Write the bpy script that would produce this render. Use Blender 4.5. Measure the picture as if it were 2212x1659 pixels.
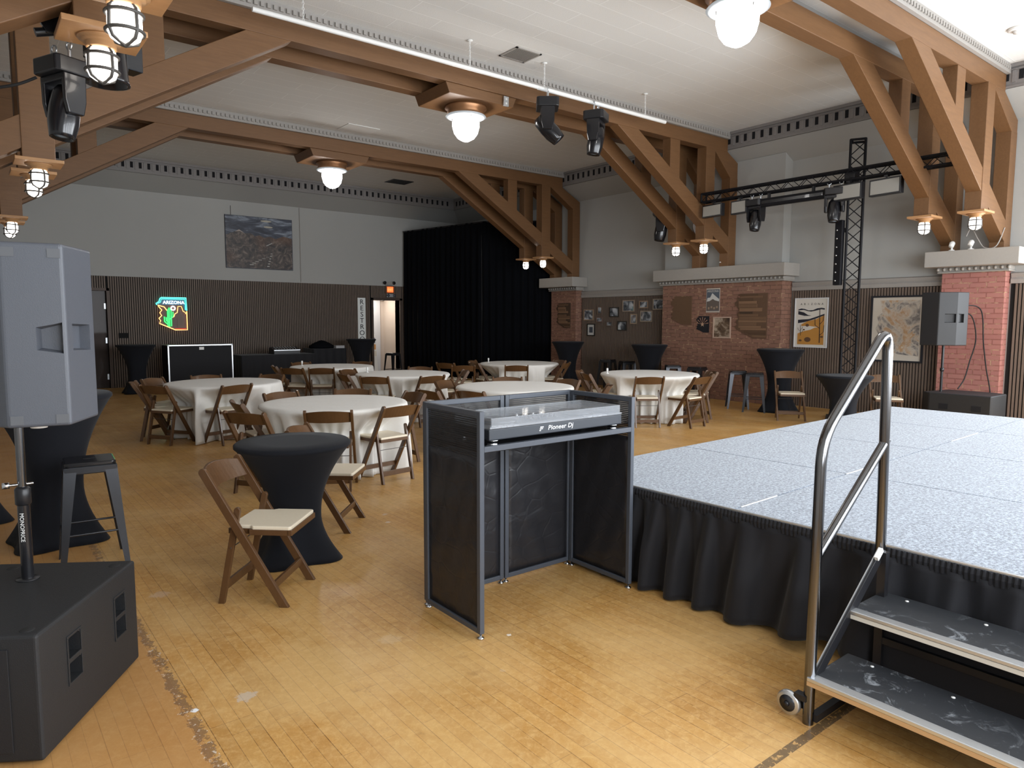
import bpy, bmesh, math, random
from mathutils import Vector, Matrix
random.seed(7)
PI = math.pi
S = bpy.context.scene
C = S.collection
for o in list(bpy.data.objects): bpy.data.objects.remove(o, do_unlink=True)

# ------------------------------------------------------------------ camera
yaw, pitch, roll, F, HC = .6677, .0919, .0027, 1501.16, 1.62
cy_, sy_, cp_, sp_ = math.cos(yaw), math.sin(yaw), math.cos(pitch), math.sin(pitch)
fwd = Vector((sy_*cp_, cy_*cp_, -sp_)); rt = Vector((cy_, -sy_, 0)); up = rt.cross(fwd)
r2 = rt*math.cos(roll)+up*math.sin(roll); u2 = up*math.cos(roll)-rt*math.sin(roll)
cd = bpy.data.cameras.new('camera'); cam = bpy.data.objects.new('camera', cd); C.objects.link(cam)
cd.sensor_width = 36; cd.sensor_fit = 'HORIZONTAL'; cd.lens = F/2212*36; cd.clip_start = .05; cd.clip_end = 100
M = Matrix((r2, u2, -fwd)).transposed().to_4x4(); M.translation = (0, 0, HC); cam.matrix_world = M
S.camera = cam

# ------------------------------------------------------------------ view, world, daylight
vs = S.view_settings
vs.view_transform = 'Standard'; vs.look = 'None'; vs.gamma = 1; vs.exposure = 0.6; vs.use_curve_mapping = False
w = bpy.data.worlds.new('world'); S.world = w; w.use_nodes = True
w.node_tree.nodes['Background'].inputs[0].default_value = (.62, .78, 1, 1)
w.node_tree.nodes['Background'].inputs[1].default_value = 1.0
WIN = [(0.35, 1.65), (2.45, 1.65), (4.55, 1.65), (6.65, 1.65), (8.75, 1.65), (10.75, 1.4)]   # x, width of the windows in the wall behind the camera
WZ0, WZ1, YN = .95, 3.3, -1.5
DAY = 25.0
SWIN, SDAY = [(-1.2, .6), (.9, 2.7)], 33.0                     # windows low in the right wall, beside the stage
for x, wd in WIN:
    l = bpy.data.lights.new('window_daylight', 'AREA'); l.shape = 'RECTANGLE'; l.size = wd; l.size_y = WZ1-WZ0
    l.energy = DAY*wd*(WZ1-WZ0); l.color = (.92, .96, 1)
    o = bpy.data.objects.new('window_daylight', l); C.objects.link(o); o.location = (x+wd/2, YN-.02, (WZ0+WZ1)/2)
    o.rotation_euler = (PI/2, 0, 0)
for y0, y1 in SWIN:
    l = bpy.data.lights.new('side_window_daylight', 'AREA'); l.shape = 'RECTANGLE'; l.size = y1-y0; l.size_y = WZ1-WZ0
    l.energy = SDAY*(y1-y0)*(WZ1-WZ0); l.color = (.92, .96, 1)
    o = bpy.data.objects.new('side_window_daylight', l); C.objects.link(o); o.location = (12.54, (y0+y1)/2, (WZ0+WZ1)/2)
    o.rotation_euler = (PI/2, 0, PI/2)
LAMP_E, LANT_E = 24.0, 5.0

# ------------------------------------------------------------------ materials
def mat(name, col, rough=.6, metal=0., spec=.5, coat=0., sheen=0., emit=None, es=0., alpha=1., trans=0., ior=1.45):
    m = bpy.data.materials.new(name); m.use_nodes = True; b = m.node_tree.nodes['Principled BSDF']
    b.inputs['Base Color'].default_value = (*col, 1); b.inputs['Roughness'].default_value = rough
    b.inputs['Metallic'].default_value = metal; b.inputs['Specular IOR Level'].default_value = spec
    b.inputs['Coat Weight'].default_value = coat; b.inputs['Sheen Weight'].default_value = sheen
    b.inputs['Alpha'].default_value = alpha; b.inputs['Transmission Weight'].default_value = trans; b.inputs['IOR'].default_value = ior
    if emit: b.inputs['Emission Color'].default_value = (*emit, 1); b.inputs['Emission Strength'].default_value = es
    return m
class NT:
    def __init__(s, m): s.m = m; s.t = m.node_tree; s.b = s.t.nodes['Principled BSDF']
    def n(s, typ, **kw):
        x = s.t.nodes.new(typ)
        for k, v in kw.items(): setattr(x, k, v)
        return x
    def l(s, a, b): s.t.links.new(a, b)
    def co(s, sc=(1, 1, 1), rot=(0, 0, 0), loc=(0, 0, 0)):
        t = s.n('ShaderNodeTexCoord'); mp = s.n('ShaderNodeMapping'); s.l(t.outputs['Object'], mp.inputs[0])
        mp.inputs['Scale'].default_value = sc; mp.inputs['Rotation'].default_value = rot; mp.inputs['Location'].default_value = loc
        return mp.outputs[0]
    def noise(s, vec, scale, detail=4, rough=.55, dist=0):
        x = s.n('ShaderNodeTexNoise'); s.l(vec, x.inputs['Vector']); x.inputs['Scale'].default_value = scale
        x.inputs['Detail'].default_value = detail; x.inputs['Roughness'].default_value = rough; x.inputs['Distortion'].default_value = dist
        return x.outputs['Fac']
    def ramp(s, fac, stops, interp='LINEAR'):
        x = s.n('ShaderNodeValToRGB'); s.l(fac, x.inputs[0]); e = x.color_ramp.elements; x.color_ramp.interpolation = interp
        while len(e) < len(stops): e.new(.5)
        for i, (p, c) in enumerate(stops):
            e[i].position = p; e[i].color = (*c, 1) if len(c) == 3 else c
        return x.outputs[0]
    def mix(s, fac, a, b, typ='MIX'):
        x = s.n('ShaderNodeMix', data_type='RGBA', blend_type=typ)
        for sock, v in ((x.inputs[0], fac), (x.inputs[6], a), (x.inputs[7], b)):
            if isinstance(v, (int, float)): sock.default_value = v
            elif isinstance(v, tuple): sock.default_value = (*v, 1)
            else: s.l(v, sock)
        return x.outputs[2]
    def math(s, op, a, b=0., c=0.):
        x = s.n('ShaderNodeMath', operation=op)
        for i, v in enumerate((a, b, c)):
            if isinstance(v, (int, float)): x.inputs[i].default_value = v
            else: s.l(v, x.inputs[i])
        return x.outputs[0]
    def bump(s, h, st=.2, dist=.01):
        x = s.n('ShaderNodeBump'); x.inputs['Strength'].default_value = st; x.inputs['Distance'].default_value = dist
        s.l(h, x.inputs['Height']); s.l(x.outputs[0], s.b.inputs['Normal'])
    def base(s, c): s.l(c, s.b.inputs['Base Color'])
def wood(name, c1, c2, rough=.45, sc=(1, 14, 14), gs=1.2, coat=.1, dark=None):
    m = mat(name, c1, rough, coat=coat); t = NT(m); v = t.co(sc)
    g = t.noise(v, gs*3, 6, .6, .6); big = t.noise(t.co(), 1.3, 3)
    c = t.mix(g, c1, c2); c = t.mix(t.math('MULTIPLY', big, .5), c, dark or tuple(x*.6 for x in c1))
    t.base(c); t.bump(g, .25, .005); return m
def noisy(name, c1, c2, rough=.7, scale=30, st=.15, **kw):
    m = mat(name, c1, rough, **kw); t = NT(m); n = t.noise(t.co(), scale, 5); t.base(t.mix(n, c1, c2)); t.bump(n, st, .004); return m

m_truss = wood('stained_fir', (.225, .112, .046), (.12, .056, .022), .52, (1.2, 12, 12), 1., .05)
m_trusspale = wood('pale_fir', (.52, .29, .13), (.42, .21, .09), .5, (3, 8, 8))
m_chair = wood('fruitwood', (.125, .060, .023), (.068, .030, .011), .38, (8, 8, 2.5), 2., .25)
m_ivory = noisy('ivory_vinyl', (.72, .64, .50), (.66, .58, .45), .45, 60, .05)
m_black = mat('black_powdercoat', (.012, .012, .014), .35)
m_blackgloss = mat('black_plastic', (.010, .010, .012), .22, coat=.2)
m_gunmetal = mat('gunmetal', (.05, .052, .058), .28, metal=.7)
m_matte = mat('matte_black', (.006, .006, .008), .6, spec=.25)
m_rub = mat('black_rubber', (.01, .01, .01), .8)
m_span = noisy('black_spandex', (.008, .009, .012), (.011, .012, .016), .8, 200, .05, spec=.15, sheen=.05)
m_cab = noisy('speaker_paint', (.013, .0135, .015), (.018, .019, .021), .55, 260, .35)
m_cabside = noisy('speaker_plastic', (.075, .082, .098), (.088, .095, .112), .42, 300, .2)
m_grille = noisy('speaker_grille', (.008, .008, .01), (.02, .02, .022), .6, 400, .4)
m_chrome = mat('polished_steel', (.62, .64, .67), .16, metal=1)
m_rail = mat('clear_coated_steel', (.16, .16, .165), .2, metal=1)
m_alu = mat('aluminium', (.62, .64, .66), .35, metal=.9)
m_white = mat('white_paint', (.78, .78, .76), .45)
m_cream = mat('cream_paint', (.62, .58, .50), .5)
m_holeshade = mat('painted_hole_shade', (.006, .006, .008), .9)  # near-black colour put in for the shade inside slots, pockets and vents
m_skirt = noisy('black_poly_cloth', (.010, .010, .012), (.014, .014, .017), .7, 300, .1, spec=.25, sheen=.1)
m_drape = noisy('black_velour', (.002, .0025, .004), (.004, .0045, .006), .9, 120, .2, spec=.1)
m_red = mat('exit_red', (.9, .12, .04), .5, emit=(1, .13, .03), es=1.3)
m_neon = {k: mat('neon_'+k, c, .4, emit=c, es=s) for k, c, s in (('teal', (.08, .80, .66), 1.6), ('amber', (1, .50, .16), 1.6), ('green', (.05, .8, .16), 1.2), ('white', (.85, .93, 1), 2.4), ('red', (.8, .07, .02), .7))}
m_slatbrown = wood('slat_walnut', (.20, .150, .118), (.135, .10, .078), .6, (10, 10, 1.2), 2., 0)
m_felt = mat('black_felt', (.008, .008, .008), .95)
m_plate = mat('corner_plate', (.10, .105, .115), .4)
m_opal = mat('opal_glass', (.9, .9, .9), .3, emit=(1, .965, .92), es=LAMP_E)
m_disc = mat('opal_disc', (.22, .235, .25), .3, emit=(.90, .96, 1), es=.22)
m_lant = mat('seeded_glass', (.9, .9, .9), .3, emit=(1, .93, .84), es=LANT_E)
m_iron = mat('lantern_iron', (.06, .055, .05), .5)
m_copper = mat('copper_collar', (.34, .17, .08), .35, metal=.6)
m_asbestos = noisy('satin_pvc', (.03, .03, .032), (.045, .045, .05), .4, 10, .1)

def mk_cloth():
    m = mat('white_linen', (.70, .68, .64), .8, sheen=.1); t = NT(m); n = t.noise(t.co(), 5, 3); t.bump(n, .25, .03); return m
m_cloth = mk_cloth()
def mk_wall():
    m = mat('wall_plaster', (.50, .51, .50), .8); t = NT(m); v = t.co(); n = t.noise(v, 18, 4); b = t.noise(v, .5, 3)
    t.base(t.mix(b, (.36, .362, .348), (.415, .412, .395))); t.bump(n, .08, .01); return m
m_wall = mk_wall()
m_cornice = noisy('cornice_paint', (.20, .185, .18), (.25, .235, .225), .6, 40, .1)
m_trim = noisy('trim_paint', (.30, .28, .26), (.35, .33, .305), .55, 40, .1)
m_ledge = noisy('ledge_paint', (.33, .31, .285), (.37, .35, .32), .6, 30, .08)
def mk_ceiling():
    m = mat('ceiling_board', (.70, .69, .66), .85); t = NT(m); v = t.co()
    b = t.n('ShaderNodeTexBrick'); t.l(v, b.inputs['Vector']); b.inputs['Scale'].default_value = 1; b.inputs['Brick Width'].default_value = 1.2
    b.inputs['Row Height'].default_value = .30; b.inputs['Mortar Size'].default_value = .006; b.inputs['Mortar Smooth'].default_value = .3
    b.inputs['Color1'].default_value = (.755, .75, .725, 1); b.inputs['Color2'].default_value = (.765, .76, .735, 1); b.inputs['Mortar'].default_value = (.92, .92, .90, 1)
    b.offset_frequency = 2; b.offset = .37
    n = t.noise(v, 70, 4, .7); t.base(t.mix(t.math('MULTIPLY', n, .25), b.outputs[0], (.6, .6, .58)))
    h = t.math('ADD', t.math('MULTIPLY', b.outputs['Fac'], 1.), t.math('MULTIPLY', n, .35)); t.bump(h, .6, .015); return m
m_ceil = mk_ceiling()
def mk_floor():
    m = mat('maple_floor', (.5, .3, .12), .38, spec=.45); t = NT(m)
    tc = t.n('ShaderNodeTexCoord'); sp = t.n('ShaderNodeSeparateXYZ'); t.l(tc.outputs['Object'], sp.inputs[0])
    cb = t.n('ShaderNodeCombineXYZ'); t.l(sp.outputs[1], cb.inputs[0]); t.l(sp.outputs[0], cb.inputs[1])
    def brick(wd, rh, ms, loc):
        b = t.n('ShaderNodeTexBrick'); mp = t.n('ShaderNodeMapping'); t.l(cb.outputs[0], mp.inputs[0]); mp.inputs['Location'].default_value = loc
        t.l(mp.outputs[0], b.inputs['Vector']); b.inputs['Scale'].default_value = 1; b.inputs['Brick Width'].default_value = wd
        b.inputs['Row Height'].default_value = rh; b.inputs['Mortar Size'].default_value = ms; b.offset = .43; b.offset_frequency = 3
        b.inputs['Bias'].default_value = 0; return b
    b = brick(.9, .057, .0011, (0, 0, 0))
    b.inputs['Color1'].default_value = (.62, .34, .098, 1); b.inputs['Color2'].default_value = (.53, .275, .075, 1); b.inputs['Mortar'].default_value = (.17, .08, .028, 1)
    b2 = brick(3.1, .171, .0016, (.3, 0, 0)); b2.inputs['Color1'].default_value = (1, 1, 1, 1); b2.inputs['Color2'].default_value = (.88, .9, .9, 1); b2.inputs['Mortar'].default_value = (.38, .3, .24, 1)
    c = t.mix(1., b.outputs[0], b2.outputs[0], 'MULTIPLY')
    v = t.co((3, 1, 1)); g = t.noise(t.co((22, 3, 1)), 1.4, 6, .65, .4); c = t.mix(t.math('MULTIPLY', g, .42), c, (.33, .17, .055))
    mg = t.ramp(t.noise(t.co((2.2, 1, 1), (0, 0, .5)), 38, 6, .8, .6), [(.38, (0, 0, 0)), (.66, (1, 1, 1))]); c = t.mix(t.math('MULTIPLY', mg, .34), c, (.36, .17, .045))
    mh = t.ramp(t.noise(t.co((1, 1, 1), (0, 0, 0), (1, 7, 0)), 26, 6, .8, .5), [(.46, (0, 0, 0)), (.68, (1, 1, 1))]); c = t.mix(t.math('MULTIPLY', mh, .38), c, (.78, .53, .23))
    w1 = t.ramp(t.noise(t.co(), 1.1, 5, .65, .6), [(.42, (0, 0, 0)), (.62, (1, 1, 1))]); c = t.mix(t.math('MULTIPLY', w1, .42), c, (.70, .48, .22))
    s1 = t.ramp(t.noise(t.co((1, 1, 1), (0, 0, 0), (4, 2, 0)), 6.5, 6, .75), [(.60, (0, 0, 0)), (.70, (1, 1, 1))]); c = t.mix(t.math('MULTIPLY', s1, .3), c, (.22, .12, .05))
    s2 = t.ramp(t.noise(t.co((1, 1, 1), (0, 0, 0), (9, 5, 0)), 2.6, 7, .6), [(.70, (0, 0, 0)), (.73, (1, 1, 1))]); c = t.mix(t.math('MULTIPLY', s2, .55), c, (.62, .55, .47))
    for px_, py_, pr_0, pc_, pk_ in ((.67, 2.975, .016, (.85, .88, .9), .95), (.875, 2.955, .040, (.55, .52, .48), .5), (.83, 4.40, .05, (.60, .47, .38), .35), (1.62, 3.05, .05, (.66, .52, .36), .25), (2.13, 2.72, .012, (.85, .8, .72), .8), (2.6, 4.9, .02, (.7, .66, .6), .6)):
        dv = t.n('ShaderNodeVectorMath', operation='DISTANCE'); t.l(tc.outputs['Object'], dv.inputs[0]); dv.inputs[1].default_value = (px_, py_, 0)
        dd = t.math('ADD', dv.outputs['Value'], t.math('MULTIPLY', t.math('SUBTRACT', t.noise(t.co(), 34, 6, .85), .5), pr_0*3.5))
        c = t.mix(t.math('MULTIPLY', t.math('LESS_THAN', dd, pr_0), pk_), c, pc_)
    # darker border boards west of the dance floor, worn strip at the joint
    bx = t.math('LESS_THAN', sp.outputs[0], .645); c = t.mix(t.math('MULTIPLY', bx, .55), c, (.42, .205, .075))
    rag = t.noise(t.co(), 14, 5, .8); d = t.math('ABSOLUTE', t.math('SUBTRACT', sp.outputs[0], .645)); d = t.math('ADD', d, t.math('MULTIPLY', t.math('SUBTRACT', rag, .5), .10))
    c = t.mix(t.math('MULTIPLY', t.math('MULTIPLY', t.math('LESS_THAN', d, .022), t.math('GREATER_THAN', t.noise(t.co(), 9, 5, .8), .46)), .75), c, (.20, .115, .06))
    rag2 = t.noise(t.co((1, 1, 1), (0, 0, 0), (3, 1, 0)), 40, 4, .8)
    c = t.mix(t.math('MULTIPLY', t.math('MULTIPLY', t.math('LESS_THAN', d, .03), t.math('GREATER_THAN', rag2, .6)), .8), c, (.66, .58, .48))
    ty = t.math('ABSOLUTE', t.math('SUBTRACT', sp.outputs[1], 1.31)); tm = t.math('MULTIPLY', t.math('LESS_THAN', ty, .02), t.math('GREATER_THAN', rag2, .43)); tm = t.math('MULTIPLY', tm, t.math('GREATER_THAN', sp.outputs[0], 1.7))
    c = t.mix(t.math('MULTIPLY', tm, .8), c, (.07, .05, .035))
    t.base(c)
    t.l(t.ramp(t.noise(t.co(), 3, 5, .6), [(.3, (.30,)*3), (.75, (.48,)*3)]), t.b.inputs['Roughness'])
    t.bump(t.math('ADD', t.math('MULTIPLY', b.outputs['Fac'], -.5), t.math('MULTIPLY', g, .3)), .12, .004); return m
m_floor = mk_floor()
def mk_brick(nm, c1, c2, cm):
    m = mat(nm, c1, .62); t = NT(m)
    tc = t.n('ShaderNodeTexCoord'); sp = t.n('ShaderNodeSeparateXYZ'); t.l(tc.outputs['Object'], sp.inputs[0])
    cb = t.n('ShaderNodeCombineXYZ'); t.l(t.math('ADD', sp.outputs[1], sp.outputs[0]), cb.inputs[0]); t.l(sp.outputs[2], cb.inputs[1])
    b = t.n('ShaderNodeTexBrick'); t.l(cb.outputs[0], b.inputs['Vector']); b.inputs['Scale'].default_value = 1
    b.inputs['Brick Width'].default_value = .235; b.inputs['Row Height'].default_value = .079; b.inputs['Mortar Size'].default_value = .008; b.inputs['Mortar Smooth'].default_value = .2
    b.inputs['Color1'].default_value = (*c1, 1); b.inputs['Color2'].default_value = (*c2, 1)
    n = t.noise(t.co(), 7, 5, .7); mo = t.mix(t.ramp(n, [(.5, (0, 0, 0)), (.6, (1, 1, 1))]), cm, (.50, .32, .2)); t.l(mo, b.inputs['Mortar'])
    c = t.mix(t.math('MULTIPLY', t.noise(t.co(), 25, 4), .3), b.outputs[0], cm); t.base(c)
    t.bump(t.math('SUBTRACT', t.math('MULTIPLY', t.noise(t.co(), 60, 3), .15), b.outputs['Fac']), .8, .012); return m
m_brick = mk_brick('reddish_brick', (.37, .155, .135), (.42, .185, .155), (.29, .11, .09))  # redder brick colour, near pier
m_brick2 = mk_brick('brown_brick', (.24, .125, .09), (.29, .15, .105), (.17, .09, .062))  # browner brick colour, chimney breast and far pier
def mk_carpet():
    m = mat('stage_carpet', (.36, .40, .46), .95, sheen=.3); t = NT(m); n = t.noise(t.co(), 62, 3, .95); n2 = t.noise(t.co(), 2, 3)
    c = t.ramp(n, [(.40, (.03, .04, .06)), (.5, (.14, .17, .22)), (.60, (.31, .36, .43))]); t.base(t.mix(t.math('MULTIPLY', n2, .3), c, (.20, .235, .285))); t.bump(n, .5, .006); return m
m_carpet = mk_carpet()
def mk_scrim():
    m = mat('black_scrim', (.018, .018, .021), .38); t = NT(m); n = t.noise(t.co((1, 1, 1)), 3.2, 3, .5, .8); v = t.n('ShaderNodeTexVoronoi', feature='DISTANCE_TO_EDGE'); t.l(t.co((1.1, 1.1, 1.5)), v.inputs['Vector'])
    cr = t.math('MINIMUM', v.outputs['Distance'], .05); t.bump(t.math('ADD', n, t.math('MULTIPLY', cr, 1.2)), .4, .035); return m
m_scrim = mk_scrim()
def mk_mesh():
    m = mat('ribbed_net', (.02, .02, .022), .4); t = NT(m); wv = t.n('ShaderNodeTexWave', bands_direction='Z'); t.l(t.co(), wv.inputs['Vector']); wv.inputs['Scale'].default_value = 28
    f = t.ramp(wv.outputs['Fac'], [(.45, (.55,)*3), (.8, (1, 1, 1))]); t.l(f, t.b.inputs['Alpha']); return m
m_net = mk_mesh()
m_acryl = mat('smoked_acrylic', (.55, .58, .62), .06, alpha=.2, spec=.6)
def mk_tread():
    m = mat('tread_ply', (.03, .033, .038), .55); t = NT(m); n = t.ramp(t.noise(t.co(), 9, 7, .75, 1.2), [(.55, (0, 0, 0)), (.72, (1, 1, 1))]); n2 = t.ramp(t.noise(t.co((1, 1, 1), (0, 0, 0), (2, 3, 0)), 1.9, 3), [(.42, (0, 0, 0)), (.58, (1, 1, 1))])
    t.base(t.mix(t.math('MULTIPLY', t.math('MULTIPLY', n, n2), .7), (.024, .026, .030), (.42, .45, .48))); t.bump(n, .15, .003); return m
m_tread = mk_tread()
m_ply = wood('ply_edge', (.62, .40, .20), (.5, .3, .14), .6, (1, 1, 60), 2)

# ------------------------------------------------------------------ mesh builder
class MB:
    def __init__(s): s.v = []; s.f = []; s.mi = []; s.sm = []
    def add(s, vs_, fs, mi=0, smooth=False, T=None):
        o = len(s.v); s.v += [tuple(T @ Vector(p)) if T is not None else tuple(p) for p in vs_]
        for f in fs: s.f.append([o+i for i in f]); s.mi.append(mi); s.sm.append(smooth)
        return s
    def box(s, a, b, mi=0, T=None):
        x0, y0, z0 = a; x1, y1, z1 = b
        return s.add([(x0, y0, z0), (x1, y0, z0), (x1, y1, z0), (x0, y1, z0), (x0, y0, z1), (x1, y0, z1), (x1, y1, z1), (x0, y1, z1)],
                     [(0, 3, 2, 1), (4, 5, 6, 7), (0, 1, 5, 4), (1, 2, 6, 5), (2, 3, 7, 6), (3, 0, 4, 7)], mi, False, T)
    def prism(s, poly, d0, d1, axis='y', mi=0, T=None):
        n = len(poly)
        def P(p, d): return {'y': (p[0], d, p[1]), 'x': (d, p[0], p[1]), 'z': (p[0], p[1], d)}[axis]
        vs_ = [P(p, d0) for p in poly]+[P(p, d1) for p in poly]
        return s.add(vs_, [tuple(range(n)), tuple(range(2*n-1, n-1, -1))]+[(i, i+n, (i+1) % n+n, (i+1) % n) for i in range(n)], mi, False, T)
    def bar(s, p, q, wx, wy, mi=0, ref=(1, 0, 0)):        # rectangular bar p->q, wx along ref
        p, q = Vector(p), Vector(q); d = (q-p).normalized(); a = Vector(ref); a = (a-d*a.dot(d)).normalized(); b = d.cross(a)
        vs_ = [c+a*i*wx/2+b*j*wy/2 for c in (p, q) for i, j in ((-1, -1), (1, -1), (1, 1), (-1, 1))]
        return s.add(vs_, [(0, 3, 2, 1), (4, 5, 6, 7), (0, 1, 5, 4), (1, 2, 6, 5), (2, 3, 7, 6), (3, 0, 4, 7)], mi)
    def tube(s, pts, r, seg=10, mi=0, closed=False):
        pts = [Vector(p) for p in pts]; n = len(pts); rings = []; rr = r if isinstance(r, (list, tuple)) else [r]*n; pa = None
        for i, p in enumerate(pts):
            if closed: d = pts[(i+1) % n]-pts[i-1]
            else: d = pts[min(i+1, n-1)]-pts[max(i-1, 0)]
            d.normalize()
            if pa is None: pa = d.orthogonal().normalized()
            a = (pa-d*pa.dot(d)).normalized(); pa = a; b = d.cross(a)
            rings.append([p+(a*math.cos(2*PI*k/seg)+b*math.sin(2*PI*k/seg))*rr[i] for k in range(seg)])
        vs_ = [v for rg in rings for v in rg]; fs = []
        m = n if closed else n-1
        for i in range(m):
            j = (i+1) % n
            for k in range(seg): fs.append((i*seg+k, i*seg+(k+1) % seg, j*seg+(k+1) % seg, j*seg+k))
        s.add(vs_, fs, mi, True)
        if not closed: s.add(rings[0], [tuple(range(seg-1, -1, -1))], mi); s.add(rings[-1], [tuple(range(seg))], mi)
        return s
    def lathe(s, prof, seg=24, mi=0, c=(0, 0, 0), T=None, smooth=True, fn=None):
        vs_ = []; fs = []
        for r, z in prof:
            for k in range(seg):
                t = 2*PI*k/seg; rr = fn(r, z, t) if fn else r; vs_.append((c[0]+rr*math.cos(t), c[1]+rr*math.sin(t), c[2]+z))
        for i in range(len(prof)-1):
            for k in range(seg): fs.append((i*seg+k, i*seg+(k+1) % seg, (i+1)*seg+(k+1) % seg, (i+1)*seg+k))
        if prof[0][0] > 1e-5: fs.append(tuple(range(seg-1, -1, -1)))
        if prof[-1][0] > 1e-5: fs.append(tuple((len(prof)-1)*seg+k for k in range(seg)))
        return s.add(vs_, fs, mi, smooth, T)
    def build(s, name, mats, parent=None, bevel=0, loc=None, auto=False):
        me = bpy.data.meshes.new(name); me.from_pydata(s.v, [], s.f)
        for m in (mats if isinstance(mats, (list, tuple)) else [mats]): me.materials.append(m)
        me.polygons.foreach_set('material_index', s.mi); me.polygons.foreach_set('use_smooth', s.sm)
        bm = bmesh.new(); bm.from_mesh(me); bmesh.ops.recalc_face_normals(bm, faces=bm.faces); bm.to_mesh(me); bm.free(); me.update()
        o = bpy.data.objects.new(name, me); C.objects.link(o)
        if parent: o.parent = parent
        if loc: o.location = loc
        if bevel:
            b = o.modifiers.new('bevel', 'BEVEL'); b.width = bevel; b.segments = 2; b.limit_method = 'ANGLE'; b.angle_limit = .6
        return o
def thing(name, label, cat, loc=(0, 0, 0), rz=0, group=None):
    o = bpy.data.objects.new(name, None); o.empty_display_size = .1; C.objects.link(o); o.location = loc; o.rotation_euler = (0, 0, rz); tag(o, label, cat, group); return o
def tag(o, label, cat, group=None):
    o['label'] = label; o['category'] = cat
    if group: o['group'] = group
    return o
def struct(o): o['kind'] = 'structure'; return o
def dup(root, loc, rz, label, group=None):
    r = root.copy(); C.objects.link(r); r.location = loc; r.rotation_euler = (0, 0, rz); r['label'] = label
    if group: r['group'] = group
    def rec(src, dst):
        for ch in list(src.children):
            c = ch.copy(); C.objects.link(c); c.parent = dst; rec(ch, c)
    rec(root, r); return r
def text(body, size, mi_mat, name, parent, M4, extrude=.001, spacing=1., sx=1.):
    cu = bpy.data.curves.new(name, 'FONT'); cu.body = body; cu.size = size; cu.extrude = extrude; cu.align_x = 'CENTER'; cu.align_y = 'CENTER'; cu.space_character = spacing
    cu.resolution_u = 3
    tmp = bpy.data.objects.new(name, cu); C.objects.link(tmp); bpy.context.view_layer.update()
    me = bpy.data.meshes.new_from_object(tmp.evaluated_get(bpy.context.evaluated_depsgraph_get())); bpy.data.objects.remove(tmp)
    me.transform(M4 @ Matrix.Diagonal((sx, 1, 1, 1))); me.materials.clear(); me.materials.append(mi_mat); me.name = name
    o = bpy.data.objects.new(name, me); C.objects.link(o)
    if parent: o.parent = parent
    return o
# planes for lettering: local x,y of the text -> world
FAR = lambda x, y, z: Matrix(((1, 0, 0, x), (0, 0, -1, y), (0, 1, 0, z), (0, 0, 0, 1)))       # faces -Y
RGT = lambda x, y, z: Matrix(((0, 0, -1, x), (-1, 0, 0, y), (0, 1, 0, z), (0, 0, 0, 1)))      # faces -X

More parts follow.
